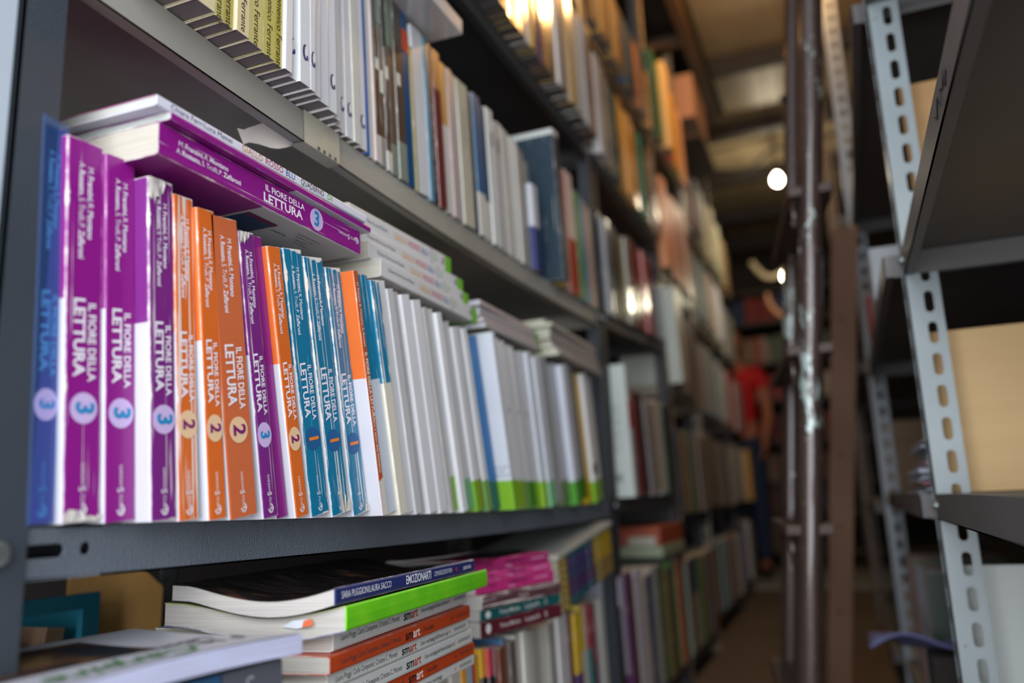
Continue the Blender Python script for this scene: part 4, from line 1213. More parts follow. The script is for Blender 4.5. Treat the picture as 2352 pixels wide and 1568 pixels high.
# pink, teal and maroon spines, then the gold and blue set, lying on the worn books
zb = .3585
lay = [('#5c1f2a', .0205, 'maroon', .0), ('#0f5a5c', .0145, 'dark teal', .0), ('#5a3a40', .0185, 'rubbed brown', .003), ('#c2307c', .0165, 'bright pink', -.006), ('#d0428c', .0105, 'light pink', -.008), ('#a82c6c', .0165, 'dark pink', -.010)]
zc = zb
for i, (c, th, cn, dx) in enumerate(lay):
    cm_ = cover(c, 1.6 if cn == 'rubbed brown' else .6, .5 if cn == 'rubbed brown' else 0, .4)
    hh = .215 - .003 * i
    o = make_book('course_book', flat_matrix(-.434 + dx, 1.238 - .004 * i, zc, yaw=-11), th, hh, .15, [(1, cm_, cm_, cm_)], '%s course book lying between the green-spined pile and the gold set' % cn, 'course books lying on the worn ones', '#d3cfc8')
    if i < 2:
        disc(o, (.0004, th * .5, hh - .018), (0, 0, -1), (0, 1, 0), .006, th * .32, '#dcdcd8')
        spine_text(o, 'Teresa Martino', hh - .045, th * .5, .0085, '#ddd6d4', name='author', bold=.004)
        spine_text(o, 'La geografia', hh - .110, th * .5, .0085, '#ddd6d4', name='title', bold=.004)
        spine_text(o, 'C' if i else 'B', hh - .165, th * .5, .011, '#ddd6d4', name='emblem', bold=.01)
    elif i > 2:
        spine_text(o, 'Lingue', hh - .030, th * .6, .0075, '#5c1a3c', name='author', bold=.006)
        spine_text(o, 'COMPETENZE', hh - .080, th * .6, .0080, '#5c1a3c', name='title', bold=.012)
        spine_text(o, 'la lingua', hh - .080, th * .28, .0050, '#efc4da', name='subtitle')
        spine_text(o, 'seconda edizione', hh - .150, th * .6, .0056, '#efc4da', name='subtitle')
    else:
        spine_text(o, 'Versioni', hh - .090, th * .5, .0080, '#c9b8b4', name='title', bold=.006)
    zc += th + .0005
SB = flat_matrix(-.462, 1.650, .3925, yaw=-2, pitch=8.5)
zc = 0.0
sets = [('#1f5a6c', 'blue'), ('#463464', 'violet'), ('#4a2a5c', 'dark violet'), ('#3a3f66', 'slate blue'), ('#34386a', 'indigo'), ('#4a3a70', 'dusky violet'), ('#1c5a66', 'sea blue')]
for i, (c, cn) in enumerate(sets):
    th = .0124
    gd = cover('#9a7f1c', .6); mc = cover(c, .4); ye = cover('#b09426' if i > 2 else '#8c7440', .5)
    o = make_book('course_book', SB @ Matrix.Translation((0, zc, 0)), th, .300, .17, [(.38, ye, ye, ye), (.86, mc, mc, mc), (1, gd, gd, gd)],
                  'gold-ended volume with %s middle, %s from the bottom of the banded set' % (cn, NUM[i]), 'banded volumes stacked beside the far upright', '#c4bfae')
    spine_text(o, 'Storia', .24, th * .5, .0075, '#6a86a0', name='title', bold=.004)
    spine_text(o, 'aa', .15, th * .5, .0105, '#b8c4d4', name='emblem', bold=.02)
    spine_text(o, 'Corso', .095, th * .5, .0078, '#dcd3a8', name='subtitle', bold=.02)
    disc(o, (.0004, th * .5, .280), (0, 0, -1), (0, 1, 0), .005, th * .3, '#c9c2a0')
    zc += th + .0004
wq2 = cover('#a9aca6', .6)
make_book('course_book', SB @ Matrix.Translation((.004, zc, -.005)), .0085, .310, .17, [(1, wq2, wq2, wq2)], 'pale grey volume lying topmost on the banded set', 'banded volumes stacked beside the far upright')

# behind the nearest rack: teal crate of old books, torn cardboard
TQ = plain('#2f8ba4', .35, 0, .1)
ct = empty('crate', (-.96, .62, .0905))
b = MB()
b.box((-.915, .545, .425), (-.905, .80, .443)); b.box((-.915, .545, .095), (-.905, .80, .115)); b.box((-.915, .775, .115), (-.905, .80, .425)); b.box((-.915, .545, .115), (-.905, .56, .425))
adopt(b.build('frame', TQ, None), ct)
b = MB(); b.box((-1.13, .545, .095), (-.917, .80, .100)); b.box((-1.13, .545, .1), (-1.125, .80, .43)); b.box((-1.125, .545, .1), (-.917, .55, .43)); b.box((-1.125, .795, .1), (-.917, .80, .43))
adopt(b.build('tray', TQ, None), ct)
tag(ct, 'teal open-sided crate holding old paper-bound books behind the nearest rack', 'crate')
row('in the teal crate', [(1, '#c0a078', {'h': .30}), (.9, '#1c2430', {'h': .31}), (1.1, '#b89a78', {'h': .255}), (1.2, '#c4ab8c', {'h': .275}), (1, '#a8886a', {'h': .31}), (1.2, '#bf9f7c', {'h': .29})], -.925, .575, .75, .1005, .27, -9, seed=91, group='old books in the teal crate', from_end='from the left', depth=.15)
cbm = wood('#dba95a', '#a97a3c', (6, 6, 6))
cc = MB()
prof = [(.800, .0905), (.880, .0905), (.884, .440), (.868, .462), (.850, .470), (.842, .462), (.832, .475), (.815, .482), (.802, .478)]
def cx(y, o_=0.0): return -.965 + (y - .80) * .95 + o_
cc.quad([(cx(y), y, z_) for y, z_ in prof]); cc.quad([(cx(y, -.005), y, z_) for y, z_ in reversed(prof)])
for i in range(len(prof)):
    a, c = prof[i], prof[(i + 1) % len(prof)]
    cc.quad([(cx(a[0]), *a), (cx(a[0], -.005), *a), (cx(c[0], -.005), *c), (cx(c[0]), *c)])
o = cc.build('cardboard_sheet', cbm, None, merge=False)
tag(o, 'torn ochre cardboard standing behind the nearest rack beside the teal crate', 'cardboard')
# tape wrapped on the pale shelf and its hanging tail
tp = empty('packing_tape', (-.4785, .672, .93))
TPM = painted_metal('#b9b5a2', .35, .0, .5, '#8f8a78')
b = MB(); zt = Z2(.672)
b.quad([(-.4792, .640, zt + .0008), (-.4792, .704, zt + .0008), (-.4790, .706, zt - .0350), (-.4790, .642, zt - .0350)])
b.quad([(-.4790, .642, zt - .0350), (-.4790, .706, zt - .0350), (-.4965, .708, zt - .0352), (-.4960, .640, zt - .0352)])
rn = random.Random(3)
adopt(b.build('tape_band', TPM, None, merge=False), tp)
b = MB()
for k in range(4):
    y_ = .664 + .010 * k
    b.quad([(-.4785, y_, zt - .031), (-.4785, y_ + .004, zt - .0305), (-.4786, y_ + .005, zt - .034), (-.4786, y_ + .001, zt - .0345)])
adopt(b.build('tear', plain('#4a4640', .9), None, merge=False), tp)
b = MB(); nn = 10
for k in range(nn):
    a, c = k / nn, (k + 1) / nn
    def tl(q, s_):
        xx = -.487 - .054 * q; yy = .652 - .034 * q
        hw = .0105 * (1 - .15 * q) * (1 + .2 * math.sin(7 * q)) * (1 if q < .9 else .5)
        return (xx, yy + s_ * hw, zt - .0215 - .004 * q - .008 * s_ + .003 * math.sin(9 * q) * s_)
    b.quad([tl(a, -1), tl(a, 0), tl(c, 0), tl(c, -1)]); b.quad([tl(a, 0), tl(a, 1), tl(c, 1), tl(c, 0)])
adopt(b.build('tape_tail', plain('#f0e8d8', .55, 0, .10, 60), None, smooth=True), tp)
tag(tp, 'strip of old packing tape wrapped round the pale shelf with a loose tail', 'tape')

# ------------------------------------------------------------------ right-hand racks
RM = painted_metal('#8b9699', .36, 0.0, .45, '#5a4e46')
SHD = painted_metal('#5b5857', .5, .05, .2, '#77716a')
def right_rack(y0, y1, xf0, xf1, shelves, label, mats=(RM, RM), zt=2.3, pitch=.0445):
    r = empty('metal_shelving_rack', (xf1, y1, 0))
    for y, sy, xf, mt in ((y0, 1, xf0, mats[0]), (y1, -1, xf1, mats[1])):
        if mt is not None:
            # slotted flange looks down the aisle
            W(r, make_post, xf, y - (0 if sy > 0 else 0), 0.0, zt, 1, -sy if sy < 0 else 1, mt, .043, pitch, (.031, .0118), .62)
            W(r, make_post, xf + .42, y, 0.0, zt, -1, 1, SHD, .04, 0)
    for z, xx in shelves:
        W(r, make_shelf, xx, xx + .42, y0 + .003, y1 - .003, z, SHD, 0.0, .034)
        W(r, make_bolt, (xx, y1 - .012, z - .015), (-1, 0, 0), .006)
    tag(r, label, 'shelving', 'metal racks along the right side of the aisle')
    return r
right_rack(.30, 1.247, .104, .104, [(.522, .104), (.862, .104), (1.29, .104), (.10, .104)], 'nearest right rack with a slotted grey upright and a plywood panel behind', (RM, RM))
right_rack(1.292, 2.45, .090, .078, [(.522, .088), (.872, .082), (1.29, .086), (.10, .086)], 'second right rack, its slotted upright pale at eye level', (None, painted_metal('#99a2aa', .4, 0, .3)))
right_rack(2.55, 3.75, .07, .040, [(.50, .055), (.9, .055), (.10, .055), (1.35, .055)], 'third right rack with a brownish slotted upright in the dark', (None, painted_metal('#6c625c', .5, 0, .3)))
# a pen scrawl on the folded front of the upper near shelf
wr = MB()
pts = [(.66, .845), (.672, .838), (.668, .852), (.685, .842), (.70, .848), (.705, .836), (.72, .850), (.735, .838), (.75, .846)]
wr.tube([(.1035, y, z_) for y, z_ in pts], .0008, 5)
o = wr.build('pen_mark', plain('#16151a', .6, 0, 0)); o.parent = None
rr = [x for x in SC.objects if x.get('label', '').startswith('nearest right rack')][0]
adopt(o, rr)
PLY = wood('#e0bf8a', '#c39c66', (2.2, 2.2, 26))
def panel(y, x0, x1, z0, z1, m, label, th=.012):
    b = MB(); b.box((x0, y, z0), (x1, y + th, z1))
    o = b.build('plywood_board', m); bevel(o, .0012)
    tag(o, label, 'panel')
panel(1.302, .118, .48, .5225, .752, PLY, 'light plywood panel standing on the right rack at eye level')
panel(1.306, .137, .48, .8725, 1.142, wood('#c49a66', '#a07845', (2.2, 2.2, 26)), 'warm plywood panel standing on the upper right shelf')
panel(1.310, .125, .48, .1005, .424, plain('#b4bab6', .35, 0, .06, 6), 'white laminated board standing at the foot of the right rack')
panel(2.462, .080, .46, .5225, .715, wood('#8f7350', '#6c5338', (2.2, 2.2, 26)), 'brown board at the end of the second right rack, above the papers')
panel(2.464, .10, .46, .1005, .292, wood('#a4814e', '#7a5c34', (20, 2.2, 2.2)), 'striped wooden board at the foot of the second right rack')
# bundle of papers and the upright volumes on the second right rack
bp = MB(); rn = random.Random(8)
pp = empty('paper_bundle', (.16, 1.50, .5225))
for k in range(26):
    z0 = .523 + k * .0042
    dx = rn.uniform(-.010, .010) + .0009 * k; dy = rn.uniform(-.012, .012); sh = .0012 * k
    c = bp
    x0 = .098 + dx + (.02 if k > 18 else 0); x1 = .21 + dx
    y0 = 1.36 + dy; y1 = 1.62 + dy - (.05 if k > 18 else 0)
    c.quad([(x0, y0, z0), (x1, y0 + sh, z0), (x1, y1, z0 + .001), (x0, y1, z0)])
    c.box((x0, y0, z0 + .0003), (x1, y1, z0 + .0034 + rn.uniform(-.0015, .0008)), 1 if k % 7 == 3 else 0)
adopt(bp.build('sheets', [plain('#a9aebb', .8, 0, .12, 40), plain('#a86a6c', .8, 0, .1)], None, merge=False), pp)
tag(pp, 'untidy bundle of old papers on the right rack behind the plain upright', 'papers')
for k, (y_, h_, c_) in enumerate([(1.60, .10, '#b8bcc0'), (1.74, .09, '#c2c0c0'), (1.90, .08, '#a03038'), (2.04, .075, '#b8b0b0')]):
    q_ = .8725 + .0
    b = MB(); b.box((.080 + .004 * (k % 2), y_, q_), (.20, y_ + .11, q_ + h_), 0)
    o = b.build('paper_packet', plain(c_, .8, 0, .1)); bevel(o, .003)
    tag(o, ['pale packet nearest on the upper shelf of the second right rack', 'white packet second on that upper right shelf', 'red packet among the packets on the upper right shelf', 'greyish packet furthest on the upper right shelf'][k], 'packet', 'packets on the upper right shelf')
row('of the second right rack', [(1, '#2a3a30'), (1, '#8a7a80'), (1, '#5a5c6c'), (1, '#a0a0a8'), (1, '#4a5a38'), (1, '#7c2c30'), (1, '#2c2a2e')], .30, 1.75, 2.35, .1005, .27, 0, seed=95, detail=False, group='dim books at the foot of the second right rack', from_end='from the near end at the foot')
# lilac cloth on the floor level
cl = MB(); n = 12
for i in range(n):
    for j in range(6):
        def cp(a, c):
            return (.0 + .20 * a, 1.62 + .13 * c + .03 * a, .262 + .018 * math.sin(6 * a + 2 * c) + .02 * a - .01 * c)
        cl.quad([cp(i / n, j / 6), cp((i + 1) / n, j / 6), cp((i + 1) / n, (j + 1) / 6), cp(i / n, (j + 1) / 6)])
o = cl.build('cloth', plain('#6a6f9c', .9, 0, .2, 30), None, smooth=True)
sd = o.modifiers.new('thickness', 'SOLIDIFY'); sd.thickness = .004
tag(o, 'crumpled lilac-blue cloth lying low in front of the second right rack', 'cloth')
bx = MB(); bx.box((.095, 1.63, .1005), (.24, 1.76, .245)); o = bx.build('carton', plain('#2c2624', .9)); bevel(o, .003)
tag(o, 'dark carton under the lilac-blue cloth', 'box')

# ------------------------------------------------------------------ ladder
LAD = bpy.data.materials.new('flaking_paint_pipe'); LAD.use_nodes = True
nt = LAD.node_tree; b_ = nt.nodes['Principled BSDF']
oc = coords(nt, (1, 1, .38))
n1 = noise(nt, oc, 26, 8, .72); n2 = noise(nt, coords(nt), 120, 5, .7)
sepz = node(nt, 'ShaderNodeSeparateXYZ'); nt.links.new(coords(nt), sepz.inputs[0])
hgt = mth(nt, 'SUBTRACT', .035, mth(nt, 'MULTIPLY', mth(nt, 'ABSOLUTE', mth(nt, 'SUBTRACT', sepz.outputs[2], .93)), .24))
side = mth(nt, 'MULTIPLY', sepz.outputs[0], -1.2)
msk = mth(nt, 'MULTIPLY', mth(nt, 'SUBTRACT', mth(nt, 'ADD', n1, hgt), .565), 40, clamp=True)
spk = mth(nt, 'MULTIPLY', mth(nt, 'SUBTRACT', n2, .66), 22, clamp=True)
base = mixc(nt, n2, rgb('#2c2523'), rgb('#574239'))
base = mixc(nt, spk, base, rgb('#b8aea2'))
nt.links.new(mixc(nt, msk, base, rgb('#b3c4bf')), b_.inputs['Base Color'])
b_.inputs['Roughness'].default_value = .42
b_.inputs['Coat Weight'].default_value = 1.0
b_.inputs['Coat Roughness'].default_value = .10
b_.inputs['Metallic'].default_value = .35
bump(nt, n1, .5, .003, b_)
ld = empty('ladder', (-.12, 1.5, 0))
def rail(x0, k, y, z0, z1, r):
    b = MB()
    n = 30
    b.tube([(x0 + k * (z0 + (z1 - z0) * i / n), y, z0 + (z1 - z0) * i / n) for i in range(n + 1)], r, 20)
    o = b.build('rail', LAD, None, smooth=True)
    adopt(o, ld)
rail(-.121, .1066, 1.5, 0.0, 2.35, .0212)
rail(-.178, .1066, 1.9, 0.0, 2.35, .0195)
TRD = wood('#5c463c', '#2c211e', (30, 3, 30)); 
for zc_ in (.185, .478, .785, 1.075):
    xn = -.121 + .1066 * zc_; xf_ = -.178 + .1066 * zc_
    b = MB()
    P = [(xn - .040, 1.485), (xn + .038, 1.485), (xf_ + .042, 1.93), (xf_ - .046, 1.93)]
    t_ = .018
    for a, c in ((0, 1), (1, 2), (2, 3), (3, 0)):
        b.quad([(*P[a], zc_ - t_), (*P[c], zc_ - t_), (*P[c], zc_), (*P[a], zc_)])
    b.quad([(*p, zc_) for p in P]); b.quad([(*p, zc_ - t_) for p in reversed(P)])
    o = b.build('tread', TRD, None); bevel(o, .003)
    adopt(o, ld)
    b = MB()
    b.tube([(xn - .034, 1.51, zc_ - t_), (xn - .034, 1.51, zc_ - t_ - .05)], .005, 10)
    b.tube([(xn - .034, 1.51, zc_ - t_ - .045), (xn, 1.505, zc_ - t_ - .052)], .005, 10)
    adopt(b.build('bracket', LAD, None, smooth=True), ld)
for zc_ in (1.165, 1.44):
    b = MB(); b.tube([(-.178 + .1066 * zc_ - .0196, 1.882, zc_), (-.178 + .1066 * zc_ - .0196, 1.878, zc_)], .008, 14)
    adopt(b.build('bolt_hole', plain('#0c0a0a', .9, 0, 0), None), ld)
tag(ld, 'tall ladder of rusty flaking pipe rails and wooden treads leaning on the right racks', 'ladder')
# plank leaning behind it
PB = wood('#8e6b52', '#6a4c3a', (8, 8, 1.2), .75)
b = MB()
x0, k_ = -.112, .118
for (xa, za), (xb_, zb2) in zip([(x0, 0), (x0 + k_ * .65, .65)], [(x0 + k_ * .65, .65), (x0 + k_ * 1.19, 1.19)]):
    wa, wb2 = (.052, .058) if za == 0 else (.058, .064)
    b.box((0, 0, 0), (0, 0, 0)) if False else None
    P = [(xa, 2.15, za), (xa + wa, 2.15, za), (xa + wa, 2.185, za), (xa, 2.185, za)]
    Q = [(xb_, 2.15, zb2), (xb_ + wb2, 2.15, zb2), (xb_ + wb2, 2.185, zb2), (xb_, 2.185, zb2)]
    for i in range(4):
        b.quad([P[i], P[(i + 1) % 4], Q[(i + 1) % 4], Q[i]])
    if za == 0: b.quad(P[::-1])
    else: b.quad(Q)
o = b.build('wooden_plank', PB, None); bevel(o, .002)
for zn in (.25, .45, .62, .95):
    nb = MB(); nb.tube([(x0 + .026 + k_ * zn, 2.1502, zn), (x0 + .026 + k_ * zn, 2.148, zn)], .004, 10)
    q = nb.build('nail_head', plain('#1c1614', .7, 0, 0), None); q.parent = o
tag(o, 'brown wooden plank leaning behind the ladder', 'plank')

# ------------------------------------------------------------------ room shell
fl = MB(); fl.box((-3.2, -1.6, -.05), (2.6, 6.0, 0)); fl.box((-3.2, 6.0, -.05), (2.6, 7.6, .03))
struct(fl.build('floor', painted_metal('#5a4c3e', .8, .3, .5, '#8a8174')))
st = MB(); st.box((-.70, 5.02, .0), (1.2, 6.0, .012))
struct(st.build('trim_1', plain('#8d918e', .6, 0, .08)))
wl = MB(); wl.box((-1.80, -1.6, 0), (-1.75, 7.6, 2.7)); struct(wl.build('wall_left', plain('#3a3532', .9, 0, .1, 4)))
wr_ = MB(); wr_.box((.62, .2, 0), (.67, 7.6, 2.7)); struct(wr_.build('wall_right', plain('#2c2826', .9, 0, .1, 4)))
wk = MB(); wk.box((-3.2, 7.0, 0), (2.6, 7.05, 2.7)); struct(wk.build('wall_back', plain('#3b342e', .9, 0, .1, 4)))
pj = MB(); pj.box((-.60, -.15, 0), (-.4812, .3315, 2.6)); struct(pj.build('wall_entrance', plain('#b4bfca', .6, 0, .06, 7)))
mc, ntc, bc = new_mat('ceiling_sheet')
fc = noise(ntc, coords(ntc, (7, .8, 1)), 1.0, 3)
ntc.links.new(mixc(ntc, fc, rgb('#7c6a52'), rgb('#b8a888')), bc.inputs['Base Color']); bc.inputs['Roughness'].default_value = .45
ce = MB(); ce.box((-3.2, .6, 2.52), (2.6, 7.6, 2.57)); struct(ce.build('ceiling', mc))
for i, (y_, w_) in enumerate([(3.55, .05), (4.25, .07), (4.95, .06), (5.7, .05), (6.4, .06)]):
    b = MB(); b.box((-1.7, y_, 2.44), (.6, y_ + w_, 2.52)); o = b.build('ceiling_beam', plain('#2e2823', .7, 0, .1))
    tag(o, ['perforated dark ceiling beam nearest the lamp', 'second dark ceiling beam', 'third dark ceiling beam, before the bright bulb', 'fourth dark ceiling beam', 'furthest dark ceiling beam, above the back shelves'][i], 'beam', 'dark beams under the ceiling')
# timber frame with a dark board hung under the ceiling at the left
tf = empty('ceiling_rack', (-.45, 2.8, 2.3))
TF = wood('#6a4f32', '#3a2a1a', (4, 4, 4))
b = MB(); b.box((-.74, 2.25, 2.28), (-.70, 3.75, 2.33)); b.box((-.42, 2.25, 2.28), (-.38, 3.75, 2.33))
adopt(b.build('side_rail', TF, None), tf)
for y_ in (2.25, 2.95, 3.71):
    b = MB(); b.box((-.70, y_, 2.285), (-.42, y_ + .04, 2.325)); adopt(b.build('crosspiece', TF, None), tf)
b = MB(); b.box((-.76, 2.24, 2.33), (-.36, 3.76, 2.345)); adopt(b.build('board', plain('#1c1714', .8), None), tf)
for y_ in (2.3, 3.7):
    b = MB(); b.tube([(-.72, y_, 2.345), (-.72, y_, 2.52)], .006, 8); b.tube([(-.40, y_, 2.345), (-.40, y_, 2.52)], .006, 8); adopt(b.build('hanger', TF, None), tf)
tag(tf, 'timber frame with a dark board hanging under the ceiling', 'frame')
# cartons on top of the third rack
b = MB(); b.box((-.60, 3.16, 2.062), (-.42, 3.50, 2.262)); o = b.build('carton', plain('#b08468', .85, 0, .06)); bevel(o, .003)
tag(o, 'pinkish carton perched above the left racks near the ceiling', 'box')
b = MB(); b.box((-.60, 3.14, 1.975), (-.42, 3.52, 2.060)); o = b.build('carton', plain('#221c1c', .85, 0, .06)); bevel(o, .003)
tag(o, 'dark box directly under the pinkish carton', 'box')
b = MB(); b.box((-.86, 3.12, 1.955), (-.40, 3.56, 1.973)); o = b.build('plywood_board', plain('#3a2c22', .8, 0, .06))
tag(o, 'dark board carrying the cartons above the left racks', 'panel')

# cables slung under the ceiling
def cable(pts, r, col, label):
    b = MB()
    P = [Vector(p) for p in pts]; out = []
    for i in range(len(P) - 1):
        p0 = P[max(0, i - 1)]; p1 = P[i]; p2 = P[i + 1]; p3 = P[min(len(P) - 1, i + 2)]
        for k in range(8):
            t = k / 8
            out.append(.5 * ((2 * p1) + (p2 - p0) * t + (2 * p0 - 5 * p1 + 4 * p2 - p3) * t * t + (3 * p1 - p0 - 3 * p2 + p3) * t ** 3))
    out.append(P[-1])
    b.tube(out, r, 8)
    o = b.build('cable', plain(col, .5), None, smooth=True)
    tag(o, label, 'cable')
cable([(-.55, 4.6, 2.40), (-.35, 4.6, 2.37), (-.2, 4.55, 2.44), (-.1, 4.5, 2.42), (.2, 4.5, 2.45)], .011, '#1c1a18', 'dark twisted cable strung across the aisle under the ceiling')
cable([(-.36, 4.4, 1.76), (-.29, 4.35, 1.66), (-.2, 4.3, 1.66), (-.13, 4.25, 1.74)], .014, '#b8a888', 'pale looping hose hanging across the aisle')
cable([(-.31, 4.6, 1.62), (-.29, 4.55, 1.54), (-.22, 4.5, 1.46), (-.13, 4.45, 1.46)], .012, '#c08a68', 'lower pinkish hose looping before the red books')

# hanging bulbs ---------------------------------------------------------------
def bulb(x, y, z, power, col, es, label, r=.028, ztop=2.515):
    o = empty('hanging_bulb', (x, y, z))
    b = MB()
    prof = [(0, -1.25), (.45, -1.15), (.85, -.75), (1, -.2), (.9, .35), (.55, .9), (.42, 1.2)]
    n = 20
    for i in range(len(prof) - 1):
        for k in range(n):
            a0, a1 = 2 * PI * k / n, 2 * PI * (k + 1) / n
            (r0, z0), (r1, z1) = prof[i], prof[i + 1]
            b.quad([(r * r0 * math.cos(a0), r * r0 * math.sin(a0), r * z0), (r * r0 * math.cos(a1), r * r0 * math.sin(a1), r * z0), (r * r1 * math.cos(a1), r * r1 * math.sin(a1), r * z1), (r * r1 * math.cos(a0), r * r1 * math.sin(a0), r * z1)])
    gm = bpy.data.materials.new('lit_bulb'); gm.use_nodes = True
    pb_ = gm.node_tree.nodes['Principled BSDF']
    pb_.inputs['Emission Color'].default_value = (*col, 1); pb_.inputs['Emission Strength'].default_value = es
    b.build('glass', gm, o, smooth=True)
    b = MB(); b.tube([(0, 0, r * 1.2), (0, 0, r * 2.4)], r * .5, 14); b.build('socket', plain('#1c1a18', .5), o)
    b = MB(); b.tube([(0, 0, r * 2.4), (0, 0, ztop - z)], .003, 6); b.build('flex', plain('#1c1a18', .6), o)
    L = bpy.data.lights.new('bulb_light', 'POINT'); L.energy = power; L.color = col; L.shadow_soft_size = r * 1.3
    lo = bpy.data.objects.new('bulb_light', L); COL.objects.link(lo); lo.location = (x, y, z - r * 3.0)
    tag(o, label, 'light bulb', 'bare bulbs hanging in the aisle')
bulb(-.03, 2.36, 2.31, 20, (1.0, .52, .17), 30, 'warm bare bulb hanging nearest, above the ladder treads', .03)
bulb(-.190, 4.6, 2.28, 4.5, (1.0, .84, .60), 30, 'bright bare bulb hanging under the ceiling beyond the ladder')
bulb(-.178, 4.1, 1.586, 2.0, (1.0, .93, .66), 45, 'oval bare bulb hanging low before the back shelves', .020)

# back shelves ----------------------------------------------------------------
rk = empty('bookcase', (0, 6.5, .03))
WD = wood('#5a5344', '#3a342a', (2, 20, 20))
for x_ in (-.98, .05, .60):
    b = MB(); b.box((x_, 6.46, .031), (x_ + .03, 6.78, 2.3)); adopt(b.build('side_panel', WD, None), rk)
zs_ = (.12, .40, .63, .92, 1.24, 1.53, 1.85, 2.1)
for z_ in zs_:
    b = MB(); b.box((-.95, 6.44, z_ - .025), (.60, 6.78, z_)); adopt(b.build('shelf', WD, None), rk)
tag(rk, 'wide brown bookcase closing the far end of the aisle', 'bookcase')
pal = [['#5a2a2c', '#2a2c3a', '#6a5c4a', '#8a8078', '#3c2c2a'], ['#8a7a70', '#3a4a5a', '#b08a70', '#5a3a34', '#2a3040'], ['#7a2a2a', '#3c3a40', '#a08c7a', '#2c3c50', '#6a4a3a'], ['#2c2a30', '#8c2426', '#2f2c34', '#7a2a2c', '#403a40'], ['#a03a3c', '#b0a490', '#5a6a58', '#8a7a6a', '#c0b0a0'], ['#9a8c70', '#6c7a60', '#b0604a', '#a84c3a', '#b89a8c'], ['#a03426', '#9c2c22', '#8f2a20', '#2f4a6c', '#283c5c'], ['#6a5a48', '#8c7c64', '#5a3a30']]
for i, z_ in enumerate(zs_[:-1]):
    rn = random.Random(100 + i)
    its = [(rn.uniform(.7, 1.5), pal[i][rn.randrange(len(pal[i]))]) for _ in range(16)]
    row('of the back bookcase', its, 0, 0, 1, 0, .2) if False else None
    tot = sum(t[0] for t in its); x_ = -.72
    for q, (rw, c) in enumerate(its):
        wd = .95 * rw / tot
        hh = min((zs_[i + 1] - z_) - .04, .21) + rn.uniform(-.03, .0)
        if x_ < .03 < x_ + wd + .05 or x_ + wd > .04:
            break
        far_book(Matrix.Translation((x_ + wd - .002, 6.47, z_ + .0006)) @ Matrix.Rotation(0, 4, 'Z'), .15, hh, wd - .002, c)
        x_ += wd

o = FAR.build('distant_books', FARM)
tag(o, 'crowded books filling the furthest racks and the back bookcase', 'books', kind='stuff')

# ------------------------------------------------------------------ person
SKIN = plain('#a8684a', .55, 0, .05)
def skin_body(name, verts, edges, mat, parent, root=0, sub=2):
    me = bpy.data.meshes.new(name)
    me.from_pydata([v[:3] for v in verts], edges, [])
    o = bpy.data.objects.new(name, me); COL.objects.link(o); o.parent = parent
    o.modifiers.new('skin', 'SKIN')
    lay_ = me.skin_vertices[0] if me.skin_vertices else None
    if lay_ is None:
        bpy.context.view_layer.objects.active = o
    sv = me.skin_vertices[0].data
    for i, v in enumerate(verts):
        r = v[3]
        sv[i].radius = r if isinstance(r, tuple) else (r, r)
    sv[root].use_root = True
    s = o.modifiers.new('sub', 'SUBSURF'); s.levels = sub; s.render_levels = sub
    me.materials.append(mat)
    return o
def ensure_skin(me_verts, name, verts, edges, mat, parent, root=0):
    return skin_body(name, verts, edges, mat, parent, root)
PX, PY = -.655, 5.62
pr = empty('person', (PX, PY, 0.0))
S_ = 1.0
# body joints (x right in picture, y away, z up) relative to the root; right arm hangs bent, left hand is raised to the face
V = [(0, 0, .92, (.125, .10)), (0, .0, 1.06, (.115, .09)), (0, .0, 1.22, (.135, .10)), (0, 0, 1.34, (.10, .08)), (0, 0, 1.41, .048), (.0, -.01, 1.47, .052),
     (.15, .0, 1.33, .052), (.185, -.01, 1.20, .042), (.205, -.02, 1.06, .036), (.185, -.10, .93, .028), (.178, -.13, .885, .022),
     (-.15, .0, 1.33, .052), (-.21, -.06, 1.20, .042), (-.20, -.14, 1.10, .036), (-.09, -.18, 1.26, .029), (-.045, -.17, 1.36, .022),
     (.085, 0, .86, .085), (.09, -.01, .68, .072), (.09, -.01, .48, .052), (.095, .01, .28, .045), (.095, .02, .09, .032), (.10, -.09, .035, .030), (.10, -.14, .028, .022),
     (-.085, 0, .86, .085), (-.09, .01, .68, .072), (-.09, .02, .48, .052), (-.095, .03, .28, .045), (-.095, .04, .09, .032), (-.10, -.07, .035, .030), (-.10, -.12, .028, .022)]
E_ = [(0, 1), (1, 2), (2, 3), (3, 4), (4, 5), (3, 6), (6, 7), (7, 8), (8, 9), (9, 10), (3, 11), (11, 12), (12, 13), (13, 14), (14, 15), (0, 16), (16, 17), (17, 18), (18, 19), (19, 20), (20, 21), (21, 22), (0, 23), (23, 24), (24, 25), (25, 26), (26, 27), (27, 28), (28, 29)]
# fingers rooted in the palms
def fingers(base, dirv, side, n0):
    global V, E_
    b0 = Vector(base); d = Vector(dirv).normalized(); s_ = Vector(side).normalized(); c_ = d.cross(s_)
    palm = len(V); V.append((*(b0 + d * .045), (.030, .014))); E_.append((n0, palm))
    for k, L_ in enumerate((.062, .074, .070, .056)):
        o0 = b0 + d * .078 + s_ * (-.026 + .0175 * k)
        i0 = len(V)
        V.append((*o0, .0085)); V.append((*(o0 + d * L_ * .5 + c_ * .006), .0078)); V.append((*(o0 + d * L_ * .9 + c_ * .022), .0066))
        E_.append((palm, i0)); E_.append((i0, i0 + 1)); E_.append((i0 + 1, i0 + 2))
    i0 = len(V)
    V.append((*(b0 + d * .035 - s_ * .034), .010)); V.append((*(b0 + d * .062 - s_ * .050 + c_ * .012), .0085))
    E_.append((palm, i0)); E_.append((i0, i0 + 1))
fingers((.178, -.13, .885), (-.05, -.25, -1), (0, -1, .2), 10)
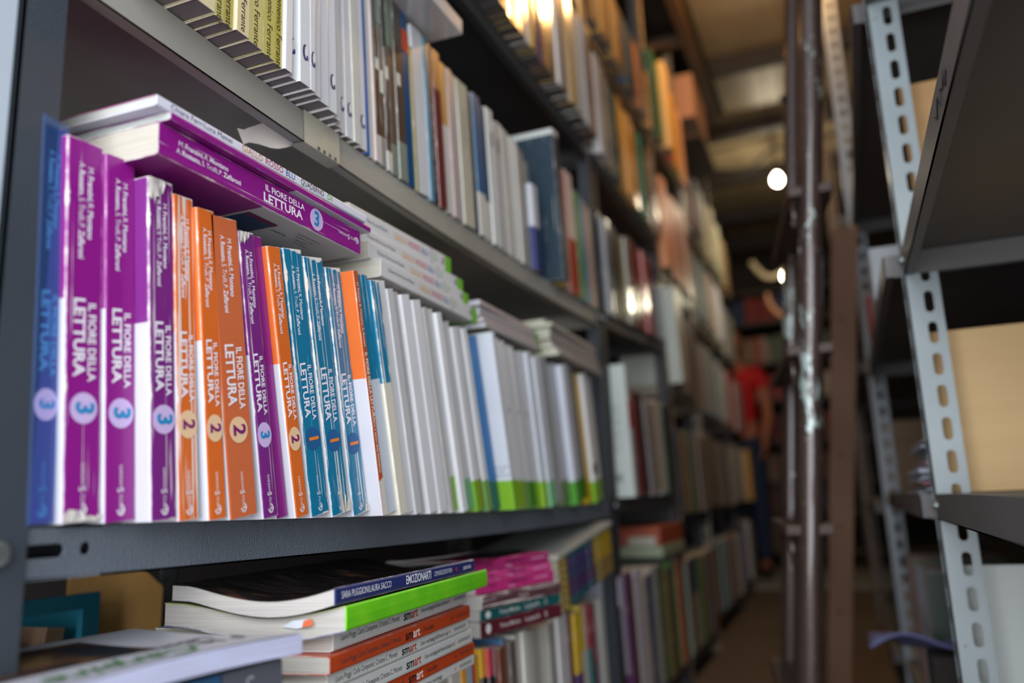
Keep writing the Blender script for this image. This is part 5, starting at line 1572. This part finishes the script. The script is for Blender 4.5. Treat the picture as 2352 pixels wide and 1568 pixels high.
fingers((-.045, -.17, 1.36), (.35, .15, 1), (1, 0, -.3), 15)
def mk(name, verts, edges, mat, root=0):
    me = bpy.data.meshes.new(name)
    me.from_pydata([v[:3] for v in verts], edges, [])
    o = bpy.data.objects.new(name, me); COL.objects.link(o); o.parent = pr
    o.modifiers.new('skin', 'SKIN')
    if not me.skin_vertices:
        bpy.context.view_layer.objects.active = o
    sv = me.skin_vertices[0].data
    for i, v in enumerate(verts):
        sv[i].radius = v[3] if isinstance(v[3], tuple) else (v[3], v[3])
    sv[root].use_root = True
    s = o.modifiers.new('sub', 'SUBSURF'); s.levels = 2; s.render_levels = 2
    me.materials.append(mat)
    for p in me.polygons: p.use_smooth = True
    return o
mk('body', V, E_, SKIN)
# head with face
hb = MB(); n, m_ = 24, 16
def hp(a, t):
    z_ = math.cos(t); r_ = math.sin(t)
    x_ = .078 * r_ * math.cos(a); y_ = .095 * r_ * math.sin(a); zz2 = .118 * z_
    if zz2 < -.03: x_ *= .82; y_ *= .9
    fx = math.sin(a) < 0
    if fx:
        if abs(x_) < .018 and -.035 < zz2 < .02: y_ -= .016 * (1 - abs(x_) / .018) * (1 if zz2 < 0 else .5)
        if .015 < abs(x_) < .045 and 0 < zz2 < .03: y_ += .008
        if abs(x_) < .03 and -.07 < zz2 < -.05: y_ -= .004
    return (x_, y_ - .012, 1.545 + zz2)
for i in range(n):
    for j in range(m_):
        a0, a1 = 2 * PI * i / n, 2 * PI * (i + 1) / n; t0_, t1_ = PI * j / m_, PI * (j + 1) / m_
        hb.quad([hp(a0, t1_), hp(a1, t1_), hp(a1, t0_), hp(a0, t0_)])
hd = hb.build('head', SKIN, pr, smooth=True)
for sx_ in (-1, 1):
    b = MB(); b.tube([(sx_ * .030, -.098, 1.558), (sx_ * .030, -.103, 1.558)], [.011, .007], 12); b.build('eye', plain('#1c1410', .3, 0, 0), hd)
    b = MB(); b.tube([(sx_ * .074, 0, 1.565), (sx_ * .088, .004, 1.575), (sx_ * .088, .004, 1.545), (sx_ * .076, 0, 1.53)], .009, 8); b.build('ear', SKIN, hd, smooth=True)
b = MB(); b.tube([(-.022, -.100, 1.488), (0, -.106, 1.485), (.022, -.100, 1.488)], .0055, 8); b.build('mouth', plain('#7c3a34', .5, 0, 0), hd, smooth=True)
hr = MB()
def hq(a, t):
    x_, y_, z_ = hp(a, t); c = Vector((0, -.012, 1.545)); v = (Vector((x_, y_, z_)) - c) * 1.11
    return tuple(c + v + Vector((0, .008, .004)))
for i in range(n):
    for j in range(m_):
        a0, a1 = 2 * PI * i / n, 2 * PI * (i + 1) / n; t0_, t1_ = PI * j / m_, PI * (j + 1) / m_
        am = (a0 + a1) / 2; tm = (t0_ + t1_) / 2
        lim = .30 * PI if math.sin(am) < -.25 else .78 * PI
        if tm < lim:
            hr.quad([hq(a0, t1_), hq(a1, t1_), hq(a1, t0_), hq(a0, t0_)])
hr.build('hair', plain('#241814', .6, 0, .1), pr, smooth=True)
# red T-shirt, jeans, shoes
mk('red_shirt', [(0, 0, .90, (.142, .118)), (0, 0, 1.06, (.132, .108)), (0, 0, 1.22, (.150, .116)), (0, 0, 1.345, (.112, .092)), (0, -.0, 1.385, (.064, .06)), (.15, 0, 1.335, .066), (.185, -.01, 1.21, .060), (-.15, 0, 1.335, .066), (-.205, -.05, 1.21, .060)],
   [(0, 1), (1, 2), (2, 3), (3, 4), (3, 5), (5, 6), (3, 7), (7, 8)], plain('#c40f16', .75, 0, .05))
mk('jeans', [(0, 0, .90, (.135, .11)), (.09, 0, .83, .098), (.092, -.01, .66, .084), (.092, -.01, .47, .066), (.096, .01, .28, .058), (.096, .02, .10, .054), (-.09, 0, .83, .098), (-.092, .01, .66, .084), (-.092, .02, .47, .066), (-.096, .03, .28, .058), (-.096, .04, .10, .054)],
   [(0, 1), (1, 2), (2, 3), (3, 4), (4, 5), (0, 6), (6, 7), (7, 8), (8, 9), (9, 10)], plain('#1d3050', .8, 0, .1))
for sx_, oy in ((1, 0), (-1, .02)):
    b = MB(); b.tube([(sx_ * .10, .05 + oy, .034), (sx_ * .10, -.03 + oy, .040), (sx_ * .102, -.10 + oy, .034), (sx_ * .104, -.175 + oy, .028)], [.034, .042, .040, .024], 14)
    b.build('shoe', plain('#1a1a1e', .5), pr, smooth=True)
tag(pr, 'person in a red T-shirt and jeans at the far end, one hand raised', 'person')
